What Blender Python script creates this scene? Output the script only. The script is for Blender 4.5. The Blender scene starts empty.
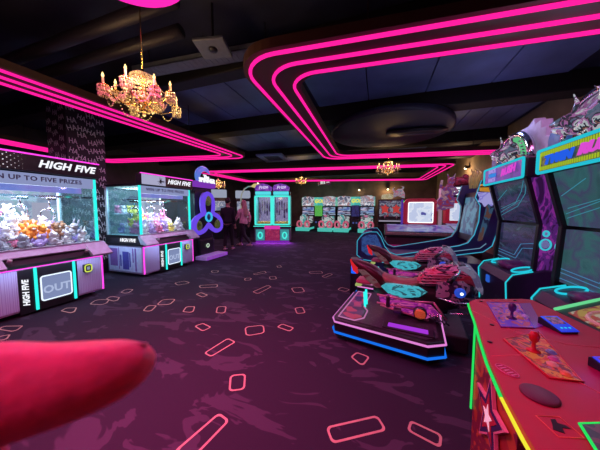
import bpy, bmesh, math, random
from mathutils import Vector, Matrix, Euler
random.seed(7)
PI = math.pi
S = bpy.context.scene
COL = S.collection
def R(d): return math.radians(d)

# ------------------------------------------------------------------ materials
MATS = {}
def newmat(name):
    m = bpy.data.materials.new(name); m.use_nodes = True
    nt = m.node_tree; nt.nodes.clear()
    return m, nt, nt.nodes, nt.links
def pm(name, col, rough=.5, metal=0., emit=None, es=0., var=.12, nscale=14., spec=.5, bump=0.):
    """principled material with a procedural colour and roughness variation"""
    if name in MATS: return MATS[name]
    m, nt, N, L = newmat(name)
    o = N.new('ShaderNodeOutputMaterial'); b = N.new('ShaderNodeBsdfPrincipled')
    t = N.new('ShaderNodeTexCoord'); n = N.new('ShaderNodeTexNoise'); n.inputs['Scale'].default_value = nscale
    n.inputs['Detail'].default_value = 4
    r = N.new('ShaderNodeValToRGB')
    r.color_ramp.elements[0].position = .3; r.color_ramp.elements[1].position = .7
    lo = [c*(1-var) for c in col]; hi = [min(1, c*(1+var)) for c in col]
    r.color_ramp.elements[0].color = (*lo, 1); r.color_ramp.elements[1].color = (*hi, 1)
    L.new(t.outputs['Object'], n.inputs['Vector']); L.new(n.outputs['Fac'], r.inputs['Fac'])
    L.new(r.outputs['Color'], b.inputs['Base Color'])
    mr = N.new('ShaderNodeMapRange'); mr.inputs['To Min'].default_value = max(.02, rough*.85); mr.inputs['To Max'].default_value = min(1, rough*1.15)
    L.new(n.outputs['Fac'], mr.inputs['Value']); L.new(mr.outputs['Result'], b.inputs['Roughness'])
    b.inputs['Metallic'].default_value = metal; b.inputs['Specular IOR Level'].default_value = spec
    if emit:
        b.inputs['Emission Color'].default_value = (*emit, 1); b.inputs['Emission Strength'].default_value = es
    if bump:
        bp = N.new('ShaderNodeBump'); bp.inputs['Strength'].default_value = bump; bp.inputs['Distance'].default_value = .01
        L.new(n.outputs['Fac'], bp.inputs['Height']); L.new(bp.outputs['Normal'], b.inputs['Normal'])
    L.new(b.outputs['BSDF'], o.inputs['Surface'])
    MATS[name] = m
    return m
def glow(name, col, s):
    """lit tube or lamp: emission with a slight procedural unevenness"""
    if name in MATS: return MATS[name]
    m, nt, N, L = newmat(name)
    o = N.new('ShaderNodeOutputMaterial'); e = N.new('ShaderNodeEmission'); e.inputs['Color'].default_value = (*col, 1)
    t = N.new('ShaderNodeTexCoord'); n = N.new('ShaderNodeTexNoise'); n.inputs['Scale'].default_value = 3
    mr = N.new('ShaderNodeMapRange'); mr.inputs['To Min'].default_value = s*.93; mr.inputs['To Max'].default_value = s*1.07
    L.new(t.outputs['Object'], n.inputs['Vector']); L.new(n.outputs['Fac'], mr.inputs['Value'])
    L.new(mr.outputs['Result'], e.inputs['Strength']); L.new(e.outputs['Emission'], o.inputs['Surface'])
    MATS[name] = m
    return m
def art(name, cols, scale=6., es=0., dist=1.5, mode='noise', const=True, rough=.3, stretch=(1, 1, 1)):
    """printed or backlit artwork: patches of several colours; es > 0 = screen or backlit"""
    if name in MATS: return MATS[name]
    m, nt, N, L = newmat(name)
    o = N.new('ShaderNodeOutputMaterial'); b = N.new('ShaderNodeBsdfPrincipled')
    t = N.new('ShaderNodeTexCoord'); mp = N.new('ShaderNodeMapping'); mp.inputs['Scale'].default_value = stretch
    L.new(t.outputs['Object'], mp.inputs['Vector'])
    if mode == 'voronoi':
        n = N.new('ShaderNodeTexVoronoi'); n.inputs['Scale'].default_value = scale; out = n.outputs['Color']
        sp = N.new('ShaderNodeSeparateColor'); L.new(out, sp.inputs['Color']); out = sp.outputs[0]
    elif mode == 'wave':
        n = N.new('ShaderNodeTexWave'); n.inputs['Scale'].default_value = scale; n.inputs['Distortion'].default_value = dist*4
        out = n.outputs['Fac']
    else:
        n = N.new('ShaderNodeTexNoise'); n.inputs['Scale'].default_value = scale; n.inputs['Detail'].default_value = 3
        n.inputs['Distortion'].default_value = dist; out = n.outputs['Fac']
    L.new(mp.outputs['Vector'], n.inputs['Vector'])
    r = N.new('ShaderNodeValToRGB'); cr = r.color_ramp
    cr.interpolation = 'CONSTANT' if const else 'LINEAR'
    k = len(cols)
    lo, hi = (.0, .9) if mode != 'noise' else (.3, .68)
    while len(cr.elements) < k: cr.elements.new(.5)
    for i, c in enumerate(cols):
        cr.elements[i].position = lo+(hi-lo)*i/max(1, k-1); cr.elements[i].color = (*c, 1)
    L.new(out, r.inputs['Fac'])
    if es > 0:
        b.inputs['Base Color'].default_value = (.02, .02, .02, 1)
        L.new(r.outputs['Color'], b.inputs['Emission Color']); b.inputs['Emission Strength'].default_value = es
    else:
        L.new(r.outputs['Color'], b.inputs['Base Color'])
    b.inputs['Roughness'].default_value = rough
    L.new(b.outputs['BSDF'], o.inputs['Surface'])
    MATS[name] = m
    return m
def glassmat(name, tint=(1, 1, 1), refl=.08):
    if name in MATS: return MATS[name]
    m, nt, N, L = newmat(name)
    o = N.new('ShaderNodeOutputMaterial'); tr = N.new('ShaderNodeBsdfTransparent'); g = N.new('ShaderNodeBsdfGlossy')
    tr.inputs['Color'].default_value = (*tint, 1); g.inputs['Roughness'].default_value = .03
    fr = N.new('ShaderNodeFresnel'); fr.inputs['IOR'].default_value = 1.3
    mr = N.new('ShaderNodeMapRange'); mr.inputs['To Max'].default_value = .7; mr.inputs['To Min'].default_value = refl*.4
    mx = N.new('ShaderNodeMixShader'); L.new(fr.outputs['Fac'], mr.inputs['Value']); L.new(mr.outputs['Result'], mx.inputs['Fac'])
    L.new(tr.outputs['BSDF'], mx.inputs[1]); L.new(g.outputs['BSDF'], mx.inputs[2]); L.new(mx.outputs['Shader'], o.inputs['Surface'])
    MATS[name] = m
    return m

BLACK = pm('black_plastic', (.012, .012, .016), .35)
MATTE = pm('matte_black', (.008, .008, .011), .7)
DARKMETAL = pm('dark_metal', (.03, .03, .036), .4, .6)
CHROME = pm('chrome', (.7, .7, .74), .18, 1.)
WHITEP = pm('white_plastic', (.7, .7, .75), .4)
LAV = pm('lavender_panel', (.34, .27, .46), .45)
PINKN = glow('pink_neon', (1., .012, .30), 1.25)
PINKS = glow('pink_led', (1., .06, .75), 1.3)
CYAN = glow('cyan_led', (.03, .9, .8), 1.15)
CYANB = glow('cyan_blue_led', (.02, .62, .9), 1.1)
WHITEG = glow('white_light', (.85, .92, 1.), 1.6)
LETTER = glow('letter_white', (.9, .92, 1.), 1.1)
BLUEL = glow('blue_led', (.01, .12, 1.), 1.1)
GREENL = glow('green_led', (.02, .75, .12), 1.0)
YELL = glow('yellow_led', (.9, .8, .04), 1.0)
PURPL = glow('purple_led', (.45, .03, .95), 1.0)
GLASS = glassmat('clear_glass')
TEALGLASS = glassmat('teal_glass', (.75, .98, 1.))

# ------------------------------------------------------------------ mesh builder
TEXTS = {}
class MB:
    def __init__(s): s.bm = bmesh.new(); s.mi = 0; s.M = Matrix.Identity(4)
    def _new(s, vs, smooth=False):
        fs = set(f for v in vs for f in v.link_faces)
        for f in fs: f.material_index = s.mi; f.smooth = smooth
        for v in vs: v.co = s.M @ v.co
        return s
    def box(s, x0, x1, y0, y1, z0, z1, bev=0., M=None):
        r = bmesh.ops.create_cube(s.bm, size=1.)
        vs = r['verts']
        for v in vs: v.co = Vector(((x0+x1)/2+v.co.x*(x1-x0), (y0+y1)/2+v.co.y*(y1-y0), (z0+z1)/2+v.co.z*(z1-z0)))
        if bev:
            es = list(set(e for v in vs for e in v.link_edges))
            q = bmesh.ops.bevel(s.bm, geom=es, offset=bev, segments=2, affect='EDGES', profile=.5)
            vs = list(set(v for f in q['faces'] for v in f.verts) | set(v for v in vs if v.is_valid))
            vs = list(set(w for v in vs for f in v.link_faces for w in f.verts))
        if M:
            for v in vs: v.co = M @ v.co
        return s._new(vs)
    def prism(s, poly, a0, a1, axis='y', bev=0., M=None):
        """polygon in the plane of the two other axes (in xyz order) extruded along axis from a0 to a1"""
        def P(p, a):
            if axis == 'y': return Vector((p[0], a, p[1]))
            if axis == 'x': return Vector((a, p[0], p[1]))
            return Vector((p[0], p[1], a))
        A = [s.bm.verts.new(P(p, a0)) for p in poly]; B = [s.bm.verts.new(P(p, a1)) for p in poly]
        n = len(poly)
        fs = [s.bm.faces.new(A), s.bm.faces.new(B[::-1])]
        for i in range(n): fs.append(s.bm.faces.new((A[i], B[i], B[(i+1) % n], A[(i+1) % n])))
        vs = A+B
        bmesh.ops.recalc_face_normals(s.bm, faces=fs)
        if bev:
            es = list(set(e for f in fs[:2] for e in f.edges))
            q = bmesh.ops.bevel(s.bm, geom=es, offset=bev, segments=2, affect='EDGES', profile=.5)
            seed = [v for v in vs if v.is_valid]+[v for f in q['faces'] for v in f.verts]
            vs = list(set(w for v in seed for f in v.link_faces for w in f.verts))
        if M:
            for v in vs: v.co = M @ v.co
        return s._new(vs)
    def tube(s, path, r=.01, seg=8, closed=False, sx=1., smooth=True):
        P = [Vector(p) for p in path]; n = len(P); rings = []
        rr = r if isinstance(r, (list, tuple)) else [r]*n
        up = None
        for i in range(n):
            a = P[i-1] if (i > 0 or closed) else P[i]; b = P[(i+1) % n] if (i < n-1 or closed) else P[i]
            d = (b-a).normalized() if (b-a).length > 1e-9 else Vector((0, 0, 1))
            if up is None: up = Vector((0, 0, 1)) if abs(d.z) < .9 else Vector((0, 1, 0))
            x = d.cross(up)
            if x.length < 1e-4: x = d.cross(Vector((1, 0, 0)))
            x.normalize(); y = x.cross(d).normalized(); up = y
            rings.append([s.bm.verts.new(P[i]+rr[i]*(math.cos(2*PI*k/seg)*x*sx+math.sin(2*PI*k/seg)*y)) for k in range(seg)])
        m = n if closed else n-1
        for i in range(m):
            A, B = rings[i], rings[(i+1) % n]
            for k in range(seg): s.bm.faces.new((A[k], A[(k+1) % seg], B[(k+1) % seg], B[k]))
        if not closed: s.bm.faces.new(rings[0][::-1]); s.bm.faces.new(rings[-1])
        vs = [v for q in rings for v in q]
        bmesh.ops.recalc_face_normals(s.bm, faces=list(set(f for v in vs for f in v.link_faces)))
        return s._new(vs, smooth)
    def cyl(s, p0, p1, r0, r1=None, seg=16, smooth=True):
        return s.tube([p0, p1], [r0, r0 if r1 is None else r1], seg, smooth=smooth)
    def sph(s, c, r, seg=12, M=None, smooth=True):
        if not isinstance(r, (tuple, list)): r = (r, r, r)
        q = bmesh.ops.create_uvsphere(s.bm, u_segments=seg, v_segments=max(6, seg*2//3), radius=1.)
        for v in q['verts']:
            v.co = Vector((v.co.x*r[0], v.co.y*r[1], v.co.z*r[2]))
            if M: v.co = M @ v.co
            v.co += Vector(c)
        return s._new(q['verts'], smooth)
    def ico(s, c, r, M=None):
        if not isinstance(r, (tuple, list)): r = (r, r, r)
        q = bmesh.ops.create_icosphere(s.bm, subdivisions=1, radius=1.)
        for v in q['verts']: v.co = Vector((v.co.x*r[0]+c[0], v.co.y*r[1]+c[1], v.co.z*r[2]+c[2]))
        return s._new(q['verts'])
    def lathe(s, prof, c=(0, 0, 0), seg=24, smooth=True):
        rings = [[s.bm.verts.new((c[0]+r*math.cos(2*PI*k/seg), c[1]+r*math.sin(2*PI*k/seg), c[2]+z)) for k in range(seg)] for r, z in prof]
        for A, B in zip(rings, rings[1:]):
            for k in range(seg): s.bm.faces.new((A[k], A[(k+1) % seg], B[(k+1) % seg], B[k]))
        s.bm.faces.new(rings[0][::-1]); s.bm.faces.new(rings[-1])
        vs = [v for q in rings for v in q]
        bmesh.ops.recalc_face_normals(s.bm, faces=list(set(f for v in vs for f in v.link_faces)))
        return s._new(vs, smooth)
    def loft(s, st, seg=14, pw=.75, axis='x', smooth=True):
        """stations (x, y centre, z centre, half width, half height) of superellipse sections along x"""
        rings = []
        for (x, yc, zc, hw, hh) in st:
            q = []
            for k in range(seg):
                a = 2*PI*k/seg; c, d = math.cos(a), math.sin(a)
                q.append(s.bm.verts.new((x, yc+hw*math.copysign(abs(c)**pw, c), zc+hh*math.copysign(abs(d)**pw, d))))
            rings.append(q)
        for A, B in zip(rings, rings[1:]):
            for k in range(seg): s.bm.faces.new((A[k], A[(k+1) % seg], B[(k+1) % seg], B[k]))
        s.bm.faces.new(rings[0][::-1]); s.bm.faces.new(rings[-1])
        vs = [v for q in rings for v in q]
        bmesh.ops.recalc_face_normals(s.bm, faces=list(set(f for v in vs for f in v.link_faces)))
        return s._new(vs, smooth)
    def text(s, body, M, size=.1, shear=0., ext=.002, bold=0., spacing=1., sx=1.):
        """lettering centred on the origin of M, lying in its xy plane"""
        key = (body, size, shear, ext, bold, spacing)
        me = TEXTS.get(key)
        if me is None:
            cu = bpy.data.curves.new('lettering', 'FONT'); cu.body = body; cu.size = size; cu.shear = shear
            cu.extrude = ext; cu.offset = bold; cu.align_x = 'CENTER'; cu.align_y = 'CENTER'; cu.space_character = spacing
            cu.resolution_u = 2
            ob = bpy.data.objects.new('lettering', cu); COL.objects.link(ob)
            bpy.context.view_layer.update()
            dg = bpy.context.evaluated_depsgraph_get()
            me = bpy.data.meshes.new_from_object(ob.evaluated_get(dg))
            bpy.data.objects.remove(ob); bpy.data.curves.remove(cu)
            TEXTS[key] = me
        off = len(s.bm.verts)
        s.bm.from_mesh(me); s.bm.verts.ensure_lookup_table()
        vs = s.bm.verts[off:]
        K = M @ Matrix.Diagonal((sx, 1, 1, 1))
        for v in vs: v.co = K @ v.co
        return s._new(list(vs))
    def build(s, name, mats, parent=None, loc=(0, 0, 0), rot=None):
        me = bpy.data.meshes.new(name); s.bm.normal_update(); s.bm.to_mesh(me); s.bm.free()
        for m in (mats if isinstance(mats, (list, tuple)) else [mats]): me.materials.append(m)
        o = bpy.data.objects.new(name, me); COL.objects.link(o)
        o.location = loc
        if rot: o.rotation_euler = rot
        if parent: o.parent = parent
        return o
def thing(name, label, cat, loc=(0, 0, 0), rz=0., group=None):
    o = bpy.data.objects.new(name, None); COL.objects.link(o); o.empty_display_size = .2
    o.location = loc; o.rotation_euler = (0, 0, rz)
    return tag(o, label, cat, group)
def tag(o, label, cat, group=None, kind=None):
    o['label'] = label; o['category'] = cat
    if group: o['group'] = group
    if kind: o['kind'] = kind
    return o
def struct(o): o['kind'] = 'structure'; return o
def copy_tree(o, parent=None):
    c = o.copy(); COL.objects.link(c)
    if parent: c.parent = parent
    for ch in list(o.children): copy_tree(ch, c)
    return c
def facing(x, y, z, d):
    """matrix putting the xy plane of lettering upright, readable from direction d ('-y' or '+x' ...)"""
    rz = {'-y': 0, '+x': PI/2, '-x': -PI/2, '+y': PI}[d]
    return Matrix.Translation((x, y, z)) @ Matrix.Rotation(rz, 4, 'Z') @ Matrix.Rotation(PI/2, 4, 'X')
def rrect(x0, x1, z0, z1, r, n=5):
    pts = []
    for cx, cz, a in ((x1-r, z1-r, 0), (x0+r, z1-r, 90), (x0+r, z0+r, 180), (x1-r, z0+r, 270)):
        for k in range(n+1): t = R(a+90*k/n); pts.append((cx+r*math.cos(t), cz+r*math.sin(t)))
    return pts
def rpoly(poly, radii, n=8):
    """rounds the corners of a polygon"""
    out = []; m = len(poly)
    for i in range(m):
        p = Vector(poly[i]); a = Vector(poly[i-1]); b = Vector(poly[(i+1) % m])
        u = (a-p).normalized(); v = (b-p).normalized()
        r = radii[i] if isinstance(radii, (list, tuple)) else radii
        ang = math.acos(max(-1, min(1, u.dot(v)))); t = r/math.tan(ang/2)
        t = min(t, .49*(a-p).length, .49*(b-p).length); r2 = t*math.tan(ang/2)
        c = p+(u+v).normalized()*(r2/math.sin(ang/2))
        s0 = p+u*t-c; s1 = p+v*t-c
        a0 = math.atan2(s0.y, s0.x); a1 = math.atan2(s1.y, s1.x); da = (a1-a0+PI) % (2*PI)-PI
        for k in range(n+1):
            q = a0+da*k/n; out.append((c.x+r2*math.cos(q), c.y+r2*math.sin(q)))
    return out
def inset(poly, d):
    """moves every edge of a counter-clockwise polygon inwards by d"""
    m = len(poly); out = []
    for i in range(m):
        p = Vector(poly[i]); a = Vector(poly[i-1]); b = Vector(poly[(i+1) % m])
        u = (p-a).normalized(); v = (b-p).normalized()
        n1 = Vector((-u.y, u.x)); n2 = Vector((-v.y, v.x))
        k = 1+n1.dot(n2); out.append(tuple(p+(n1+n2)*d/k))
    return out
def lamp(name, kind, loc, col, e, size=.3, size_y=None, rot=(0, 0, 0), spread=None, radius=.1):
    l = bpy.data.lights.new(name, kind); l.color = col; l.energy = e
    if kind == 'AREA':
        l.shape = 'RECTANGLE'; l.size = size; l.size_y = size_y or size
        if spread: l.spread = spread
    else: l.shadow_soft_size = radius
    o = bpy.data.objects.new(name, l); COL.objects.link(o); o.location = loc; o.rotation_euler = rot
    return o
# ------------------------------------------------------------------ camera
cd = bpy.data.cameras.new('camera'); cd.sensor_width = 36; cd.lens = 36*235/600; cd.clip_start = .01; cd.clip_end = 100
cam = bpy.data.objects.new('camera', cd); COL.objects.link(cam)
cam.location = (0, 0, 1.42); cam.rotation_euler = (PI/2-R(3.895), 0, R(18.541))
cd.dof.use_dof = True; cd.dof.focus_distance = 4.; cd.dof.aperture_fstop = 14
S.camera = cam
S.view_settings.view_transform = 'Standard'; S.view_settings.look = 'None'
S.view_settings.exposure = 0; S.view_settings.gamma = 1
S.view_settings.use_curve_mapping = False
w = bpy.data.worlds.new('world'); S.world = w; w.use_nodes = True
w.node_tree.nodes['Background'].inputs['Color'].default_value = (.004, .003, .008, 1)
# ------------------------------------------------------------------ room
X0, X1, Y0, Y1, ZC = -9.6, 3.4, -3.0, 16.8, 3.75
def carpet():
    m, nt, N, L = newmat('carpet')
    o = N.new('ShaderNodeOutputMaterial'); b = N.new('ShaderNodeBsdfPrincipled')
    t = N.new('ShaderNodeTexCoord'); mp = N.new('ShaderNodeMapping'); mp.inputs['Rotation'].default_value = (0, 0, R(35)); mp.inputs['Scale'].default_value = (1., 2.1, 1)
    n = N.new('ShaderNodeTexNoise'); n.inputs['Scale'].default_value = 1.9; n.inputs['Detail'].default_value = 3.; n.inputs['Distortion'].default_value = 1.1
    n.inputs['Roughness'].default_value = .55
    r = N.new('ShaderNodeValToRGB'); r.color_ramp.elements[0].position = .565; r.color_ramp.elements[1].position = .585
    r.color_ramp.elements[0].color = CARP0; r.color_ramp.elements[1].color = CARP1
    f = N.new('ShaderNodeTexNoise'); f.inputs['Scale'].default_value = 260; mx = N.new('ShaderNodeMix'); mx.data_type = 'RGBA'; mx.blend_type = 'MULTIPLY'
    mx.inputs['Factor'].default_value = .35
    L.new(t.outputs['Object'], mp.inputs['Vector']); L.new(mp.outputs['Vector'], n.inputs['Vector']); L.new(n.outputs['Fac'], r.inputs['Fac'])
    L.new(t.outputs['Object'], f.inputs['Vector']); L.new(r.outputs['Color'], mx.inputs['A']); L.new(f.outputs['Color'], mx.inputs['B'])
    L.new(mx.outputs['Result'], b.inputs['Base Color']); b.inputs['Roughness'].default_value = .9; b.inputs['Specular IOR Level'].default_value = .15
    bp = N.new('ShaderNodeBump'); bp.inputs['Strength'].default_value = .25; bp.inputs['Distance'].default_value = .004
    L.new(f.outputs['Fac'], bp.inputs['Height']); L.new(bp.outputs['Normal'], b.inputs['Normal'])
    L.new(b.outputs['BSDF'], o.inputs['Surface'])
    return m
CARP0 = (.032, .030, .048, 1); CARP1 = (.064, .060, .088, 1)
OUTL = pm('carpet_outline', (.46, .40, .27), .9)
FLOORQ = [
    [(-1.51, 2.39), (-1.31, 2.51), (-1.21, 2.34), (-1.38, 2.21)],
    [(-1.61, 1.81), (-1.55, 2.12), (-1.42, 2.08), (-1.5, 1.78)],
    [(-1.18, 1.63), (-1.06, 1.69), (-0.97, 1.53), (-1.08, 1.47)],
    [(-1.03, 1.29), (-0.92, 1.26), (-0.97, 1.0), (-1.12, 0.95)],
    [(-2.1, 2.21), (-2.05, 2.31), (-1.88, 2.26), (-1.91, 2.14)],
    [(-1.14, 2.51), (-1.11, 2.61), (-0.93, 2.56), (-0.95, 2.46)],
    [(-0.3, 1.42), (0.02, 1.62), (0.08, 1.52), (-0.24, 1.32)],
    [(0.2, 1.56), (0.23, 1.65), (0.41, 1.6), (0.38, 1.5)],
    [(-0.23, 2.21), (-0.18, 2.31), (-0.05, 2.27), (-0.11, 2.1)],
    [(-2.55, 2.48), (-2.64, 2.64), (-2.51, 2.68), (-2.38, 2.5)],
    [(-2.09, 2.6), (-2.21, 2.78), (-2.08, 2.83), (-1.95, 2.62)],
    [(-1.12, 3.09), (-1.02, 3.17), (-0.92, 2.99), (-1.03, 2.92)],
    [(-1.48, 3.88), (-1.29, 3.98), (-1.17, 3.77), (-1.33, 3.66)],
    [(-2.03, 3.48), (-1.94, 3.9), (-1.83, 3.82), (-1.89, 3.42)],
    [(-3.16, 3.47), (-2.85, 3.63), (-2.75, 3.49), (-3.03, 3.36)],
    [(-2.87, 3.08), (-2.85, 3.18), (-2.65, 3.12), (-2.66, 3.0)],
    [(-3.65, 4.41), (-3.47, 4.47), (-3.39, 4.32), (-3.52, 4.28)],
    [(-2.59, 4.14), (-2.46, 4.2), (-2.4, 4.06), (-2.51, 4.0)],
    [(-2.16, 4.39), (-2.04, 4.47), (-1.94, 4.3), (-2.05, 4.21)],
    [(-2.59, 4.47), (-2.45, 4.78), (-2.34, 4.64), (-2.5, 4.42)],
    [(-2.4, 5.3), (-2.32, 5.38), (-2.23, 5.25), (-2.29, 5.14)],
    [(-1.48, 5.04), (-1.22, 5.19), (-1.14, 5.01), (-1.41, 4.89)],
    [(-1.12, 4.78), (-1.0, 5.09), (-0.92, 4.98), (-1.03, 4.68)],
    [(-0.67, 4.06), (-0.62, 4.22), (-0.45, 4.13), (-0.51, 3.99)],
    [(-3.71, 3.43), (-3.61, 3.6), (-3.4, 3.54), (-3.52, 3.34)],
    [(-3.1, 2.54), (-3.2, 2.73), (-3.01, 2.82), (-2.91, 2.61)],
    [(-3.1, 2.33), (-3.21, 2.49), (-3.07, 2.53), (-2.96, 2.34)],
    [(-4.15, 2.74), (-4.24, 2.9), (-4.08, 2.92), (-3.96, 2.73)],
    [(-4.06, 2.46), (-4.13, 2.58), (-3.92, 2.58), (-3.76, 2.42)],
    [(-4.07, 2.24), (-4.19, 2.4), (-3.98, 2.47), (-3.81, 2.3)],
    [(-4.18, 1.96), (-4.24, 2.05), (-4.1, 2.11), (-3.89, 1.96)],
    [(-4.22, 1.41), (-4.32, 1.47), (-4.08, 1.56), (-3.95, 1.44)],
    [(-3.91, 1.27), (-4.0, 1.34), (-3.93, 1.4), (-3.8, 1.32)],
]
mb = MB()
mb.box(X0, X1, Y0, Y1, -.1, 0)
mb.mi = 1
for q in FLOORQ:
    area = sum(q[i][0]*q[(i+1) % 4][1]-q[(i+1) % 4][0]*q[i][1] for i in range(4))
    if area < 0: q = q[::-1]
    short = min((Vector(q[i])-Vector(q[i-1])).length for i in range(4))
    wd = .0075
    out = rpoly(q, min(.06, short*.28), 5); inn = rpoly(inset(q, wd*2), min(.05, short*.22), 5)
    A = [mb.bm.verts.new((p[0], p[1], .0015)) for p in out]; B = [mb.bm.verts.new((p[0], p[1], .0015)) for p in inn]
    for i in range(len(A)):
        j = (i+1) % len(A); fc = mb.bm.faces.new((A[i], A[j], B[j], B[i])); fc.material_index = 1
struct(mb.build('floor', [carpet(), OUTL]))
TAN = pm('tan_wall', (.34, .24, .15), .8, nscale=3, var=.25)
DKW = pm('dark_wall', (.05, .04, .05), .8, nscale=3, var=.3)
struct(MB().box(X0-.15, X0, Y0, Y1, 0, ZC).build('wall_left', DKW))
struct(MB().box(X1, X1+.15, Y0, Y1, 0, ZC).build('wall_right', TAN))
struct(MB().box(X0, X1, Y1, Y1+.15, 0, ZC).build('wall_back', pm('brown_wall', (.16, .115, .085), .8, nscale=2, var=.3)))
struct(MB().box(X0, X1, Y0-.15, Y0, 0, ZC).build('wall_front', DKW))
CEIL = pm('ceiling_dark', (.026, .03, .06), .65, nscale=2, var=.4)
struct(MB().box(X0, X1, Y0, Y1, ZC, ZC+.15).build('ceiling', CEIL))
mb = MB().box(X0, X1, Y1-.03, Y1, 0, .12)
struct(mb.build('baseboard_back', MATTE))
# ceiling beams, ducts and bluish panels (the open ceiling above the neon frames)
for i, (ya, yb) in enumerate(((3.05, 3.3), (5.35, 5.75), (8.3, 8.6), (10.6, 11.0), (14.1, 14.5))):
    struct(MB().box(X0, X1, ya, yb, 3.42, ZC, .02).build('trim_%d' % (i+1), MATTE))
BLUEP = pm('blue_ceiling_panel', (.13, .19, .40), .5, nscale=1.2, var=.35)  # bluish light on the ceiling mixed into the panel colour
for i, (a, b, c, d) in enumerate(((-4.9, -1.9, 3.4, 5.2), (-1.3, 2.9, 3.4, 5.2), (-4.9, -2.2, 5.9, 8.2), (1.5, 3.2, 5.9, 8.0), (-4, 1.6, 8.7, 10.4))):
    mb = MB()
    nx = 4
    for k in range(nx):
        w_ = (b-a)/nx; mb.box(a+k*w_+.01, a+(k+1)*w_-.01, c, d, 3.66, 3.72, .004)
    struct(mb.build('trim_%d' % (i+6), BLUEP))
# ------------------------------------------------------------------ ceiling neon frames
BULK = pm('brown_bulkhead', (.075, .03, .022), .6, nscale=4)
def neon_frame(label, poly, radii, zb=3.0, zt=3.10, n_tube=3, gap=.21, group=None, lampe=10., sides=None):
    t = thing('neon_ceiling_frame', label, 'neon light', (0, 0, zb), 0, group)
    mb = MB()
    outer = rpoly(inset(poly, -.07), [r+.05 for r in radii]); inner = rpoly(inset(poly, gap*(n_tube-1)+.07), [max(.08, r*.75) for r in radii])
    m = len(outer)
    rings = []
    for pts, z in ((outer, 0), (outer, zt-zb), (inner, zt-zb), (inner, 0)):
        rings.append([mb.bm.verts.new((p[0], p[1], z)) for p in pts])
    for a in range(4):
        A, B = rings[a], rings[(a+1) % 4]
        for k in range(m): mb.bm.faces.new((A[k], A[(k+1) % m], B[(k+1) % m], B[k]))
    bmesh.ops.recalc_face_normals(mb.bm, faces=mb.bm.faces[:])
    mb.build('bulkhead', BULK, t)
    for i in range(n_tube):
        p = rpoly(inset(poly, gap*i), [max(.1, r*(1-.1*i)) for r in radii])
        MB().tube([(x, y, -.012) for x, y in p], .02, 8, closed=True, sx=1.).build('neon_tube', PINKN, t)
    mb = MB()
    k = len(poly)
    for i in range(k):
        a = Vector(poly[i]); b = Vector(poly[(i+1) % k]); ln = (b-a).length
        for f in (.25, .75):
            p = a.lerp(b, f); mb.cyl((p.x, p.y, zt-zb), (p.x, p.y, ZC-zb), .008, seg=6)
    mb.build('hanger_rods', DARKMETAL, t)
    mid = inset(poly, gap*(n_tube-1)/2)
    for i in range(k):
        a = Vector(mid[i]); b = Vector(mid[(i+1) % k]); d = b-a; ln = d.length
        if sides and i not in sides: continue
        c = (a+b)/2
        lamp('neon_lamp', 'AREA', (c.x, c.y, zb-.05), (.92, .26, .72), lampe*ln, ln*.95, .35, (0, 0, math.atan2(d.y, d.x)))
    return t
neon_frame('large pink neon ceiling frame nearest on the right above the arcade machines',
           [(-1.48, 2.24), (3.9, 2.66), (3.9, 8.35), (-1.62, 7.40)], [.42, .3, .3, .5], lampe=5., sides=(0, 2, 3))
neon_frame('long pink neon ceiling frame on the left over the claw machines',
           [(-8.15, -2.5), (-4.3, -2.5), (-3.86, 6.45), (-8.75, 5.6)], [.3, .3, .3, .4], lampe=4.)
neon_frame('far pink neon ceiling frame spreading in front of the racing cabinets',
           [(-7.35, 8.1), (2.5, 9.55), (2.35, 14.3), (-7.3, 12.0)], [.3, .35, .3, .3], lampe=4.)
# round pink lamp just above the camera
t = thing('round_neon_lamp', 'round pink glowing ceiling lamp at the top edge of the photo', 'neon light', (-1.56, 1.08, 3.0))
MB().lathe([(.02, .26), (.42, .25), (.44, .2), (.44, .03), (.40, .02), (.40, .06), (.02, .06)]).build('lamp_drum', BULK, t)
MB().lathe([(.005, -.03), (.40, -.03), (.43, -.01), (.43, .04), (.005, .05)], seg=40).build('diffuser', glow('pink_diffuser', (1., .02, .42), 1.2), t)
MB().cyl((0, 0, .25), (0, 0, ZC-3.0), .015).build('hanger_rod', DARKMETAL, t)
lamp('round_lamp_light', 'AREA', (-1.56, 1.08, 2.95), (1, .07, .30), 80, .7, spread=R(108))
mb = MB().lathe([(.005, 0), (.40, 0), (.43, .02), (.43, .06), (.005, .07)], (-1.0, -1.2, 2.97), 40)  # unseen lamp added behind the camera to light the finger
mb.cyl((-1.0, -1.2, 3.04), (-1.0, -1.2, ZC), .015)
struct(mb.build('trim_12', glow('pink_diffuser', (1., .02, .42), 1.2)))
lamp('round_lamp_light', 'AREA', (-1.0, -1.2, 2.93), (1, .09, .32), 48, .7)  # light of the added unseen lamp

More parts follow.
